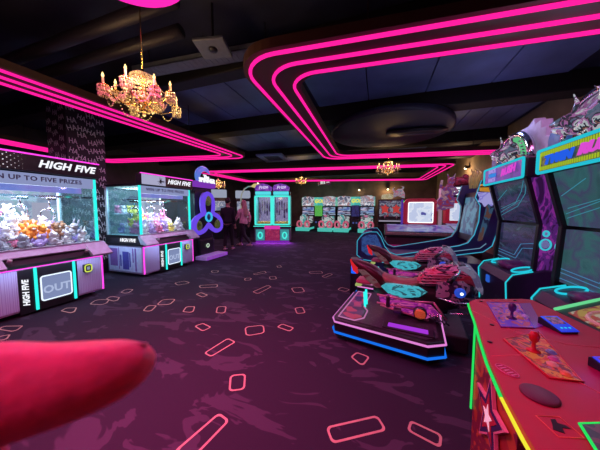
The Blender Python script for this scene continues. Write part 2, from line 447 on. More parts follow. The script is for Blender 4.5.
# ------------------------------------------------------------------ chandeliers
CRYS = pm('crystal', (.62, .56, .36), .08, .0, emit=(1., .62, .22), es=.0, spec=1., nscale=45, var=.75)
GOLD = pm('gold_metal', (.75, .5, .18), .25, 1.)
FLAME = glow('candle_bulb', (1., .62, .22), 3.2)
IVORY = pm('candle_sleeve', (.8, .65, .42), .5, emit=(1., .5, .15), es=.12)
def chandelier(label, x, y, z, dia, energy, fine=True, group=None, rz=0.):
    """z = level of the arm bowls"""
    t = thing('crystal_chandelier', label, 'chandelier', (x, y, z), rz, group)
    s = dia/.84
    MB().lathe([(.012*s, -.16*s), (.05*s, -.13*s), (.02*s, -.08*s), (.07*s, -.03*s), (.03*s, .05*s), (.02*s, .2*s), (.06*s, .24*s), (.02*s, .28*s), (.015*s, .33*s)]).build('stem', GOLD, t)
    MB().tube([(0, 0, .33*s), (0, 0, ZC-z)], .006, 6).build('chain', GOLD, t)
    n = 8
    # crystal crown and basket
    mb = MB()
    def bead(p, r):
        mb.ico(p, (r*random.uniform(.8, 1.2), r*random.uniform(.8, 1.2), r*random.uniform(1, 1.5)))
    for k in range(40 if fine else 14):                      # strands from crown to ring
        a = 2*PI*k/(40 if fine else 14)
        for j in range(8 if fine else 5):
            f = j/(7 if fine else 4); r = .10+.04*math.sin(f*PI)+.07*f; bead((s*r*math.cos(a), s*r*math.sin(a), s*(.25-.29*f)), .012*s)
    for r0, zz in ((.12, .235), (.10, .245), (.2, -.03), (.21, -.05)):
        for k in range(30 if fine else 12):
            a = 2*PI*k/(30 if fine else 12); bead((s*r0*math.cos(a), s*r0*math.sin(a), s*zz), .012*s)
    mb.build('crystal_crown', CRYS, t)
    mb = MB()
    for j in range(5):
        r = (.2, .17, .13, .085, .03)[j]; zz = -.06-.02*j; c = max(4, int(26*r/.2)) if fine else max(3, int(12*r/.2))
        for k in range(c):
            a = 2*PI*k/c+j; bead((s*r*math.cos(a), s*r*math.sin(a), s*zz), .014*s)
    bead((0, 0, -.175*s), .02*s)
    mb.build('crystal_basket', CRYS, t)
    for k in range(n):
        a = 2*PI*(k+.5)/n; ca, sa = math.cos(a), math.sin(a)
        def P(r, zz): return (s*r*ca, s*r*sa, s*zz)
        L_ = .36 if k % 2 else .30; dz = 0 if k % 2 else .06
        arm = MB().tube([P(.03, -.05), P(.1, -.1+dz), P(.2, -.11+dz), P(L_-.05, -.05+dz), P(L_, .0+dz)], .009*s, 6)
        arm.lathe([(.01*s, -.005), (.045*s, .012*s), (.05*s, .022*s), (.01*s, .018*s)], P(L_, dz), 12)
        arm = arm.build('arm', GOLD, t)
        MB().cyl(P(L_, .02+dz), P(L_, .095+dz), .011*s, seg=8).build('candle', IVORY, arm)
        MB().lathe([(.004*s, 0), (.013*s, .014*s), (.012*s, .026*s), (.002*s, .055*s)], P(L_, .095+dz), 8).build('flame_bulb', FLAME, arm)
        mb = MB()
        for j in range(14 if fine else 5):                   # drops hanging around the bobeche and swag to the next arm
            q = 2*PI*j/(14 if fine else 5)
            cx, cy, cz = P(L_, dz)
            mb.ico((cx+s*.05*math.cos(q), cy+s*.05*math.sin(q), cz-.0*s), (.008*s, .008*s, .012*s))
            mb.ico((cx+s*.05*math.cos(q), cy+s*.05*math.sin(q), cz-.032*s), (.010*s, .010*s, .022*s))
            if fine: mb.ico((cx+s*.045*math.cos(q), cy+s*.045*math.sin(q), cz-.078*s), (.009*s, .009*s, .022*s))
        a2 = 2*PI*(k+1.5)/n; L2 = .30 if k % 2 else .36; dz2 = .06 if k % 2 else 0
        p0 = Vector(P(L_, dz)); p1 = Vector((s*L2*math.cos(a2), s*L2*math.sin(a2), s*dz2))
        for j in range(1, 14 if fine else 5):
            f = j/(14 if fine else 5); p = p0.lerp(p1, f); p.z -= .17*s*math.sin(f*PI); mb.ico(p, .009*s)
        for j in range(10 if fine else 4):
            f = j/(10 if fine else 4); p = p0.lerp(Vector((s*.12*ca, s*.12*sa, s*.22)), f); p.z -= .05*s*math.sin(f*PI); mb.ico(p, .009*s)
        mb.build('crystal_garland', CRYS, arm)
    lamp('chandelier_lamp', 'POINT', (x, y, z+.16*s), (1., .6, .24), energy, radius=.04)
    lamp('chandelier_lamp', 'POINT', (x, y, z-.3*s), (1., .6, .24), energy*.5, radius=.12)
    for k in range(4):
        a = PI/2*k+.6; lamp('chandelier_lamp', 'POINT', (x+.42*s*math.cos(a), y+.42*s*math.sin(a), z+.15*s), (1., .62, .27), energy*.5, radius=.03)
    return t
chandelier('large crystal chandelier hanging nearest, in front of the left neon frame', -2.16, 1.73, 2.47, .70, 7.5)
chandelier('crystal chandelier hanging in the middle distance above the racing cabinets', .24, 8.1, 2.68, .8, 8., False)
chandelier('small far crystal chandelier hanging left of the racing cabinets', -3.8, 11.5, 2.82, .72, 10., False)
chandelier('crystal chandelier half hidden behind the purple spinner machine', -6.6, 8.6, 2.45, .7, 8., False)

# ------------------------------------------------------------------ other ceiling things
GREYP = pm('grey_speaker', (.11, .13, .2), .5)
t = thing('ceiling_speaker', 'grey square speaker panel hanging near the first chandelier', 'speaker', (-1.85, 2.37, 3.25), R(12))
MB().box(-.18, .18, -.14, .14, 0, .04, .012, M=Matrix.Rotation(R(-8), 4, 'X')).build('panel', GREYP, t)
MB().lathe([(.035, -.02), (.05, 0), (.05, .03)], (0, 0, -.005), 16).build('driver', BLACK, t)
MB().cyl((0, 0, .04), (0, 0, ZC-3.25), .015, seg=8).build('bracket', DARKMETAL, t)
t = thing('cable_tray', 'grey perforated cable tray running behind the speaker panel', 'cable tray', (-2.3, 2.74, 3.4), R(4))
mb = MB().box(-1.1, 1.1, -.11, .11, 0, .012)
for yy in (-.11, .1): mb.box(-1.1, 1.1, yy, yy+.012, 0, .06)
for k in range(28): mb.box(-1.06+k*.077, -1.03+k*.077, -.08, .08, -.004, 0)
mb.build('tray', [GREYP], t)
mb = MB()
for x in (-.9, 0, .9): mb.cyl((x, 0, .01), (x, 0, ZC-3.4), .008, seg=6)
mb.build('hanger_rods', DARKMETAL, t)
DUCT = pm('duct_grey', (.03, .028, .045), .45, .3, nscale=2)
for i, (yy, zz, lab) in enumerate(((1.78, 3.42, 'long dark ventilation duct at the top left, nearest the camera'), (2.05, 3.36, 'second dark ventilation duct at the top left, beyond the first'))):
    tag(MB().cyl((-8.2, yy+.15, zz), (-1.9-.2*i, yy+.1, zz), .07, seg=20).build('ventilation_duct', DUCT), lab, 'duct')
t = thing('round_ceiling_recess', 'large dark round ceiling disc above the machines on the right', 'ceiling disc', (.18, 6.35, 3.3))
MB().lathe([(.02, .12), (1.38, .12), (1.4, .1), (1.4, .0), (1.36, -.01), (.02, -.01)], seg=56).build('disc', pm('navy_disc', (.028, .032, .06), .5), t)
MB().cyl((0, 0, .12), (0, 0, ZC-3.3), .05).build('hanger_post', DARKMETAL, t)
t = thing('projector', 'long black projector fixed under the round ceiling disc', 'projector', (.78, 6.25, 3.24), R(5))
MB().loft([(-.66, 0, 0, .1, .03), (-.5, 0, 0, .2, .05), (.1, 0, 0, .22, .055), (.5, 0, 0, .18, .05), (.66, 0, .01, .08, .02)]).build('housing', BLACK, t)
MB().box(-.4, .4, -.02, .02, -.062, -.05, .004).build('rail', GREYP, t)
MB().cyl((-.1, 0, .04), (-.1, 0, .07), .08).build('mount', DARKMETAL, t)
t = thing('ceiling_air_vent', 'pale blue square air vent in the dark ceiling before the far neon frame', 'vent', (-3.85, 8.3, 3.33), R(8))
mb = MB()
for a, b, c, d in ((-.48, .48, -.6, -.42), (-.48, .48, .42, .6), (-.48, -.3, -.42, .42), (.3, .48, -.42, .42)): mb.box(a, b, c, d, 0, .06, .005)
mb.build('frame', pm('vent_blue', (.25, .32, .6), .5), t)
mb = MB()
for k in range(7): mb.box(-.3, .3, -.4+k*.12, -.34+k*.12, .02, .04)
mb.build('louvres', GREYP, t)
mb = MB()
for x in (-.4, .4): mb.cyl((x, .5, .05), (x, .5, ZC-3.33), .01, seg=6)
mb.build('hanger_rods', DARKMETAL, t)
t = thing('hanging_sign', 'small black hanging sign with white lit squares before the back wall', 'sign', (-2.97, 13.2, 2.78))
MB().box(-.38, .38, -.04, .04, 0, .3, .01).build('housing', BLACK, t)
mb = MB().box(-.22, -.07, -.05, -.038, .06, .26, .004); mb.box(-.04, .05, -.05, -.038, .06, .26, .004)
mb.box(.12, .3, -.05, -.038, .12, .17, .004)
mb.build('lit_symbol', glow('sign_white', (.8, .9, .85), .7), t)
mb = MB()
for x in (-.3, .3): mb.cyl((x, 0, .3), (x, 0, ZC-2.78), .008, seg=6)
mb.build('hanger_rods', DARKMETAL, t)
SPOTG = glow('spot_warm', (1., .75, .4), 5.)
for x, y, z, e, lab in ((.52, 16.55, 2.75, 25, 'warm wall spotlight on the back wall right of the racing cabinets'), (-1.3, 16.55, 2.75, 4, 'small warm spotlight on the back wall above the racing cabinets')):
    t = thing('wall_spotlight', lab, 'light', (x, y, z))
    MB().box(-.05, .05, .05, .25, -.05, .05, .01).build('wall_mount', DARKMETAL, t)
    MB().cyl((0, 0, .06), (0, 0, -.06), .055, .065).build('shade', DARKMETAL, t)
    MB().sph((0, -.03, -.05), .06, 12).build('bulb', SPOTG, t)
    lamp('spotlight_lamp', 'POINT', (x, y-.12, z-.12), (1., .62, .3), e, radius=.05)
t = thing('pendant_bulb', 'single bare white bulb hanging behind the two people', 'light', (-6.0, 11.0, 2.72))
MB().sph((0, 0, 0), (.05, .05, .07)).build('bulb', glow('bulb_white', (1., .9, .7), 3.), t)
MB().cyl((0, 0, .06), (0, 0, ZC-2.72), .006, seg=6).build('cord', BLACK, t)
# warm wash on the tan side wall from a spotlight on the right wall
t = thing('wall_spotlight', 'warm spotlight high on the tan right wall behind the tall machines', 'light', (X1-.12, 11.2, 3.1))
MB().box(.0, .12, -.05, .05, -.04, .04, .01).build('wall_mount', DARKMETAL, t)
MB().cyl((0, 0, .06), (0, 0, -.06), .055, .065).build('shade', DARKMETAL, t)
MB().sph((-.02, 0, -.05), .05, 12).build('bulb', SPOTG, t)
lamp('spotlight_lamp', 'POINT', (X1-.4, 11.2, 2.95), (1., .66, .36), 22, radius=.05)

# ------------------------------------------------------------------ column with HA lettering
t = thing('column', 'black square column covered in grey HA lettering between the claw machines', 'column', (-6.05, 3.3, 0))
MB().box(-.3, .3, -.34, .34, 0, ZC, .01).build('shaft', pm('column_black', (.02, .014, .024), .6), t)
mb = MB(); rnd = random.Random(3)
for i in range(17):
    for j in range(4):
        mb.text('HA', facing(.303, -.25+j*.168+rnd.uniform(-.02, .02), .25+i*.195+rnd.uniform(-.04, .04)+.09*(j % 2), '+x') @ Matrix.Rotation(rnd.choice((-.25, 0, .1, .3)), 4, 'Z'), .15, ext=.001, sx=rnd.uniform(.65, .85), bold=.0)
    for j in range(3):
        mb.text('HA', facing(-.2+j*.19+rnd.uniform(-.02, .02), -.343, .25+i*.195+rnd.uniform(-.04, .04)+.09*(j % 2), '-y') @ Matrix.Rotation(rnd.choice((-.25, 0, .1, .3)), 4, 'Z'), .15, ext=.001, sx=rnd.uniform(.65, .85), bold=.0)
mb.build('lettering', pm('lettering_grey', (.75, .68, .75), .6), t)
# ------------------------------------------------------------------ claw machines
BASEP = art('claw_base_print', [(.50, .52, .80), (.36, .33, .66), (.56, .6, .84), (.44, .43, .74)], 5, 0, .3, 'wave', rough=.45, stretch=(1, 1, .05))
SIDEP = pm('claw_side_panel', (.58, .62, .86), .45)
SIDEB = pm('claw_side_blue', (.10, .09, .45), .45)
SIDEV = pm('claw_side_violet', (.26, .12, .45), .45)
SILVER = pm('silver_ledge', (.54, .62, .74), .3, .3)
PANELBL = art('claw_inner_back', [(.24, .36, .6), (.45, .6, .85), (.25, .55, .62), (.6, .7, .95), (.22, .28, .55)], 3.5, .6, 1.2, 'noise', const=False)  # mirror reflections and pale haze of the case put into glowing colour
FROST = glow('claw_frost_panel', (.40, .46, .82), .62)
GRADB = art('claw_blue_band', [(.05, .2, .8), (.25, .3, .85), (.3, .22, .75), (.08, .25, .85)], 1.6, .75, .2, 'noise', const=False, stretch=(1, .1, .1))
DOORS = glow('prize_door_lit', (.34, .42, .74), .62)
DOORT = glow('prize_door_letter', (.55, .65, .95), .75)
READY = glow('card_reader_ring', (.75, .9, .12), .9)
INNERTX = pm('claw_band_letter', (.12, .12, .30), .6)
TUBEW = glow('door_rim', (.75, .86, 1.), 1.3)
def claw_machine(label, x, y, splash):
    t = thing('claw_machine', label, 'claw machine', (x, y, 0), PI/2, 'claw machines along the left')
    W, D = .675, 1.08
    b = MB().box(-W, W, .02, D, .06, .64, .012).build('base', LAV, t)
    mb = MB()
    mb.box(-.66, -.31, .005, .03, .09, .62, .004); mb.build('front_panel', BASEP, b)
    MB().box(.325, .66, .005, .03, .09, .62, .004).build('front_panel', BASEP, b)
    MB().box(-.31, .32, 0, .03, .03, .62, .005).build('door_surround', BLACK, b)
    mb = MB().prism(rrect(-.10, .235, .15, .49, .03), -.01, .012)
    dr = mb.build('prize_door', DOORS, t)
    pts = [(p[0], -.012, p[1]) for p in rrect(-.10, .235, .15, .49, .03)]
    MB().tube(pts, .009, 6, closed=True).build('door_rim', TUBEW, dr)
    MB().text('OUT', facing(.0675, -.013, .29, '-y'), .15, ext=.002, bold=.004, sx=.95).build('lettering', DOORT, dr)
    MB().text('HIGH FIVE', facing(-.245, -.003, .31, '-y') @ Matrix.Rotation(PI/2, 4, 'Z'), .085, shear=.25, ext=.002, bold=.003, sx=.9).build('vertical_lettering', LETTER, b)
    for xx in (-.15, .275):
        MB().box(xx-.014, xx+.014, -.025, .0, .05, .63, .004).build('cyan_light_strip', CYAN, t)
    for xx in (-W+.008, W-.008):
        MB().box(xx-.012, xx+.012, .0, .02, .07, .64, .003).build('pink_corner_strip', PINKS, t)
    MB().box(-W, W, -.012, .006, .632, .65, .003).build('pink_light_strip', PINKS, t)
    # side panel graphics (both sides)
    for sg in (-1, 1):
        mb = MB(); a, c = (sg*W-.012, sg*W) if sg < 0 else (sg*W, sg*W+.012)
        mb.box(a, c, .05, D-.06, .1, .62, .003)
        mb.mi = 1
        e0, e1 = (a-.004, a+.001) if sg < 0 else (c-.001, c+.004)
        for (ya, yb, za, zb) in ((.42, .60, .14, .52), (.64, .68, .2, .45), (.37, .40, .2, .5)): mb.box(e0, e1, ya, yb, za, zb)
        mb.mi = 2
        for (ya, yb, za, zb) in ((.75, .98, .2, .58), (.2, .24, .12, .6), (.28, .31, .3, .6), (.7, .72, .14, .6)): mb.box(e0, e1, ya, yb, za, zb)
        mb.build('side_panel', [SIDEP, SIDEB, SIDEV], b)
    # sloping console
    con = MB().prism([(-.06, .655), (-.10, .70), (.06, .865), (D, .865), (D, .655)], -W-.02, W+.02, 'x').build('console', BLACK, t)
    mb = MB()
    mb.prism([(-.035, .785), (-.045, .80), (.05, .89), (.07, .875)], -.45, .45, 'x')
    for sg in (-1, 1):
        xa, xb = sorted((sg*.45, sg*(W+.06)))
        mb.prism([(-.16, .675), (-.17, .70), (.04, .885), (.07, .86), (.0, .7)], xa, xb, 'x', .004)
    mb.box(-W-.02, W+.02, .03, .07, .86, .895, .004)
    mb.build('console_ledge', SILVER, con)
    for xx in (.41, -.40): MB().cyl((xx, -.08, .76), (xx, -.1, .79), .022, seg=12).build('button', WHITEP, con)
    for sg in (-1, 1):
        MB().text('HIGH FIVE', facing(sg*(W+.022), .42, .765, '-x' if sg < 0 else '+x'), .1, shear=.25, ext=.002, bold=.003).build('side_lettering', LETTER, con)
    # glass case
    for xx in (-W+.02, W-.02):
        MB().box(xx-.018, xx+.018, .05, .09, .88, 1.92, .005).build('cyan_corner_post', CYAN, t)
        MB().box(xx-.02, xx+.02, D-.05, D, .865, 1.92, .004).build('rear_post', WHITEP, t)
    MB().box(-W+.04, W-.04, .065, .073, .88, 1.74).build('front_glass', GLASS, t)
    for xx in (-W+.012, W-.02): MB().box(xx, xx+.008, .09, D-.05, .87, 1.9).build('side_glass', TEALGLASS, t)
    MB().box(-W+.02, W-.02, D-.03, D, .865, 1.92).build('back_panel', PANELBL, t)
    MB().box(-W+.02, W-.02, .09, D-.03, .865, .875).build('prize_bed', WHITEP, t)
    top = MB().box(-W, W, .04, D, 1.9, 1.95, .005).build('roof', BLACK, t)
    MB().box(-W+.1, W-.1, .2, D-.15, 1.885, 1.9).build('roof_light', WHITEG, top)
    fr = MB().box(-W+.04, W-.04, .055, .075, 1.745, 1.905, .003).build('frosted_band', FROST, t)
    MB().text('WIN UP TO FIVE PRIZES', facing(-.02, .053, 1.83, '-y'), .085, ext=.001, bold=.002, spacing=1.06, sx=1.05).build('lettering', INNERTX, fr)
    MB().box(-W+.04, W-.18, .10, .13, 1.66, 1.745, .004).build('blue_display_band', GRADB, t)
    # gantry with three claws
    g = MB(); g.box(-W+.05, W-.05, .42, .46, 1.60, 1.63); g.box(-W+.05, W-.05, .62, .66, 1.60, 1.63)
    g = g.build('gantry', CHROME, t)
    for xx, dz in ((-.42, 0), (-.02, .03), (.30, -.02)):
        c = MB(); c.box(xx-.06, xx+.06, .46, .62, 1.56+dz*0, 1.60, .01); c.cyl((xx, .54, 1.58), (xx, .54, 1.45+dz), .012)
        c.lathe([(.015, .03), (.035, .015), (.035, -.015), (.015, -.03)], (xx, .54, 1.44+dz), 12)
        for k in range(3):
            a = 2*PI*k/3+.5; ca, sa = math.cos(a), math.sin(a)
            c.tube([(xx+r*ca, .54+r*sa, 1.44+dz+zz) for r, zz in ((.02, 0), (.085, -.02), (.11, -.09), (.07, -.16), (.03, -.175))], .008, 6)
        c.build('claw', CHROME, g)
    MB().box(.16, .36, .66, .69, .875, 1.52, .004).build('chute_board', glow('chute_white', (.62, .66, .9), .6), t)
    sh = MB().box(-W+.05, .14, .86, 1.04, 1.30, 1.32, .003).build('rear_shelf', SILVER, t)
    # header
    h = MB().box(-W-.01, W+.01, -.03, .13, 1.915, 2.14, .006).build('header', BLACK, t)
    MB().box(-W-.01, W+.01, -.04, .0, 2.135, 2.155, .003).build('pink_light_strip', PINKS, h)
    MB().text('HIGH FIVE', facing(.28 if not splash else .27, -.032, 2.03, '-y'), .138, shear=.3, ext=.003, bold=.0045, sx=1.02, spacing=1.04).build('lettering', LETTER, h)
    if splash:
        sp = MB().box(-W, -.12, -.036, -.03, 1.925, 2.13, .002).build('print_panel', glow('header_white', (.55, .55, .8), .7), h)
        mb = MB(); rd = random.Random(5)
        for k in range(26):
            a = rd.uniform(0, 2*PI); r = rd.uniform(.04, .13)
            mb.tube([(-.24, -.039, 2.02), (-.24+r*math.cos(a), -.039, 2.02+r*.75*math.sin(a))], [.008, .001], 4)
        mb.build('splash_print', MATTE, sp)
    else:
        mb = MB()
        for i in range(15):
            for j in range(7):
                if (i+j) % 2 == 0 and i*.07 < 1:
                    r = .014*(1-i/16)
                    mb.cyl((-.66+i*.033, -.033, 1.94+j*.03), (-.66+i*.033, -.028, 1.94+j*.03), r, seg=8)
        mb.build('dot_print', LETTER, h)
    # card reader
    cr = MB(); cr.box(.39, .49, -.05, .01, .42, .55, .015); cr = cr.build('card_reader', BLACK, t)
    MB().tube([(p[0], -.052, p[1]) for p in rrect(.395, .485, .43, .54, .03)], .009, 6, closed=True).build('lit_rim', READY, cr)
    MB().box(.42, .46, -.054, -.05, .46, .51, .002).build('screen', glow('reader_screen', (.5, .6, .8), .5), cr)
    for xx in (-.55, .55):
        for yy in (.1, .95):
            mb = MB(); mb.cyl((xx-.02, yy, .035), (xx+.02, yy, .035), .035, seg=14); mb.box(xx-.03, xx+.03, yy-.03, yy+.03, .05, .07)
            mb.build('caster', CHROME if yy < .5 else BLACK, t)
    # fluorescent lamp of the case, then two added fills brightening base and side
    lamp('case_lamp', 'AREA', (x-.5, y, 1.87), (.72, .82, 1.), 60, .8, 1.1)
    lamp('base_fill_lamp', 'AREA', (x+.17, y, .66), (.6, .68, 1.), 2.6, .08, 1.3, (0, R(28), 0))
    lamp('base_fill_lamp', 'AREA', (x-.5, y-.76, .84), (.65, .65, 1.), 2.4, .9, .06, (R(-20), 0, 0))
    return t
claw_machine('claw machine nearest the camera with a dotted header print', -4.4, 1.975, False)
claw_machine('second claw machine, further along, with a black splash on its header', -4.55, 4.175, True)

PLUSH = {'white': (.75, .75, .8), 'orange': (.9, .32, .05), 'lilac': (.5, .38, .75), 'grey': (.42, .44, .52), 'pink': (.85, .3, .5), 'blue': (.12, .25, .75),
         'yellow': (.85, .75, .2), 'brown': (.3, .16, .09), 'green': (.4, .7, .2)}
EYE = pm('toy_eye', (.01, .01, .01), .2)
def plush(colour, kind):
    mb = MB(); r = .085
    mb.sph((0, 0, .07), (r*.85, r*.75, r*.85), 10); mb.sph((0, -.01, .17), (r*.72, r*.68, r*.65), 10)
    for sg in (-1, 1):
        if kind == 'bear': mb.sph((sg*.045, 0, .222), .024, 8)
        elif kind == 'bunny': mb.sph((sg*.03, .01, .25), (.015, .012, .05), 8)
        else: mb.lathe([(.022, 0), (.012, .02), (.001, .045)], (sg*.042, 0, .21), 8)
        mb.sph((sg*.08, -.03, .1), (.025, .03, .04), 8); mb.sph((sg*.045, -.065, .03), (.028, .04, .028), 8)
    mb.mi = 1
    for sg in (-1, 1): mb.sph((sg*.022, -.066, .185), .008, 6)
    mb.mi = 2; mb.sph((0, -.065, .16), (.022, .018, .016), 8)
    return mb
plush_proto = {}
def toy(colour, kind, loc, rot, label, group, sc=1.):
    k = (colour, kind)
    if k not in plush_proto:
        c = PLUSH[colour]
        o = plush(colour, kind).build('plush_toy', [pm('plush_'+colour, c, .95, nscale=60, bump=.3), EYE, pm('plush_muzzle', (.7, .65, .6), .9)])
        plush_proto[k] = o
    else:
        o = plush_proto[k].copy(); COL.objects.link(o)
    o.location = loc; o.rotation_euler = rot; o.scale = (sc,)*3
    tag(o, label % colour, 'plush toy', group)
def fill(x, y, pal, where, group, seed):
    rd = random.Random(seed)
    for lay, (nx, ny) in enumerate(((7, 5), (6, 4), (4, 2))):
        for i in range(nx):
            for j in range(ny):
                lx = (i-(nx-1)/2)*.165+rd.uniform(-.015, .015); ly = .30+(j+.5*lay)*.155+rd.uniform(-.015, .015)-.1+.1*(lay == 2)
                if lay and .16 < lx < .38 and ly > .58: continue
                if lay == 0 and .10 < lx < .42 and .55 < ly < .8: continue
                if lay == 2: lx -= .06
                c = rd.choice(pal) if not (lay == 1 and 'brown' in pal and 'blue' in pal and i in (2, 3) and j < 2) else 'orange'
                z = .876+lay*.115+rd.uniform(0, .01)
                toy(c, rd.choice(('bear', 'bunny', 'cat')), (x-ly, y+lx, z), (rd.uniform(-.35, .1), rd.uniform(-.3, .3), PI/2+rd.uniform(-1., 1.)),
                    '%s plush toy lying in the heap inside the '+where, group, rd.uniform(.85, 1.0))
    for i in range(5):
        toy(rd.choice(pal), 'bear', (x-.95, y-.52+i*.13, 1.321), (0, 0, PI/2+rd.uniform(-.2, .2)), '%s plush toy sitting on the rear shelf of the '+where.replace(' with the splash header', ''), group.replace('in the', 'on the rear shelf of the'), .75)
fill(-4.4, 1.975, ['white', 'white', 'lilac', 'grey', 'white', 'pink', 'grey', 'blue', 'white', 'lilac', 'brown'], 'claw machine nearest the camera', 'plush toys in the nearest claw machine', 11)
fill(-4.55, 4.175, ['pink', 'yellow', 'lilac', 'white', 'grey', 'white', 'lilac', 'brown', 'pink'], 'second claw machine with the splash header', 'plush toys in the second claw machine', 12)

# ------------------------------------------------------------------ spinner machine
t = thing('spinner_machine', 'black prize machine with a big purple three-lobed spinner and lit crescent sign', 'arcade machine', (-4.72, 5.62, 0), PI/2)
SPURP = glow('spinner_purple', (.16, .07, .85), .9)
SPTEAL = glow('spinner_teal', (.05, .6, .75), .9)
mb = MB().box(-.36, .36, .12, .75, .0, 2.0, .03); mb.box(-.3, .3, .02, .2, .12, .55, .03); mb.build('cabinet', BLACK, t)
st = MB().box(-.46, .48, -.32, .06, 0.01, .11, .012).build('step', pm('step_lavender', (.55, .45, .8), .5, emit=(.35, .2, .8), es=.12), t)
mb = MB(); mb.tube([(p[0], -.322, p[1]) for p in rrect(-.44, .46, .03, .095, .02)], .005, 6, closed=True); mb.build('step_edge', PURPL, st)
def spin(s=1., n=72):
    pts = []
    for k in range(n):
        a = 2*PI*k/n; r = (.47+.24*math.cos(3*(a-PI/2)))*s; pts.append((.95*r*math.cos(a), 1.19+r*math.sin(a)))
    return pts
sp = MB().prism(spin(.93), -.03, .1).build('spinner', MATTE, t)
MB().prism(spin(1.), .0, .09).build('spinner_rim', pm('rim_violet', (.2, .12, .5), .4, emit=(.14, .08, .6), es=.35), sp)
MB().tube([(p[0], -.03, p[1]) for p in spin(.94)], .065, 8, closed=True).build('lit_outline', SPURP, sp)
for k in range(3):
    a = PI/2+2*PI*k/3; c = (.47*math.cos(a), -.035, 1.19+.47*math.sin(a))
    MB().sph(c, (.15, .03, .15), 16).build('lobe_disc', art('lobe_green', [(.03, .06, .01), (.10, .14, .03), (.22, .2, .05), (.05, .1, .02)], 9, .45), sp)
MB().tube([(.12*math.cos(q), -.05, 1.19+.12*math.sin(q)) for q in [2*PI*k/32 for k in range(32)]], .028, 8, closed=True).build('centre_ring', glow('spin_cyan', (.05, .5, .9), .95), sp)
MB().sph((0, -.03, 1.19), (.09, .03, .09), 14).build('hub', pm('hub_blue', (.05, .12, .25), .3), sp)
MB().tube([(-.02+.05*math.cos(q), -.008, .36+.05*math.sin(q)) for q in [2*PI*k/20 for k in range(20)]], .012, 6, closed=True).build('button_ring', glow('ring_white', (.7, .9, .7), .8), t)
sg = MB().box(-.40, .40, .0, .22, 2.04, 2.2, .02).build('sign_base', glow('sign_purple', (.28, .05, .62), .7), t)
mb = MB(); pa = [(-.0+.27*math.cos(R(q)), .08, 2.3+.27*math.sin(R(q))) for q in range(35, 231, 13)]
mb.tube(pa, [.02+.065*math.sin(PI*i/(len(pa)-1)) for i in range(len(pa))], 8); mb.build('crescent', art('crescent_glow', [(.02, .5, .6), (.1, .2, .8), (.35, .08, .8)], .9, .8, .1, const=False), t)
MB().text('The', facing(-.02, -.01, 2.33, '-y'), .14, ext=.012, bold=.006).build('small_lettering', LETTER, t)
MB().text('SPINNER', facing(.02, -.01, 2.23, '-y'), .17, ext=.012, bold=.006).build('lettering', LETTER, t)

# ------------------------------------------------------------------ twin crane machine
t = thing('twin_prize_machine', 'tall teal-lit twin prize machine with two glass doors and purple toppers', 'arcade machine', (-4.35, 9.2, 0), R(18.5))
TEALP = pm('teal_panel', (.12, .4, .42), .4, emit=(.04, .5, .45), es=.45)
TEALG = glow('teal_light', (.08, .95, .82), .95)
W = .78
b = MB().box(-W, W, .06, .95, .03, .62, .02).build('base', pm('base_violet', (.2, .16, .28), .4), t)
rp = MB().box(-.31, .31, .035, .07, .05, .56, .01).build('red_panel', art('red_panel_print', [(.5, .02, .1), (.3, .02, .12), (.75, .08, .2), (.45, .03, .1)], 12, .6, 2.), b)
MB().box(-.34, .34, -.02, .12, .55, .70, .02).build('pink_ledge', glow('pink_ledge', (.85, .05, .5), .8), b)
for xx in (-.53, .53):
    MB().tube([(xx+.09*math.cos(q), .05, .28+.13*math.sin(q)) for q in [2*PI*k/24 for k in range(24)]], .03, 8, closed=True).build('ring_light', TEALG, b)
    MB().box(xx-.19, xx+.19, .045, .062, .06, .54, .01).build('corner_panel', TEALP, b)
MB().box(-W-.03, W+.03, .0, .95, .62, .72, .02).build('shelf', BLACK, t)
MB().box(-W-.03, W+.03, -.01, .01, .66, .69, .003).build('shelf_light', TEALG, t)
mb = MB(); mb.box(-W, W, .9, .95, .7, 2.2); mb.box(-W, W, .1, .95, 2.0, 2.2, .02); mb.build('case', BLACK, t)
for xx in (-W+.02, W-.02): MB().box(xx-.02, xx+.02, .12, .9, .72, 2.0).build('side_wall', TEALP, t)
MB().box(-.03, .03, .1, .9, .72, 2.0).build('divider', TEALP, t)
INV = art('crane_inner', [(.16, .12, .3), (.45, .42, .75), (.25, .2, .5), (.6, .55, .85), (.2, .14, .32)], 6, .55, .5, 'noise', const=False, stretch=(2.2, 1, .5))
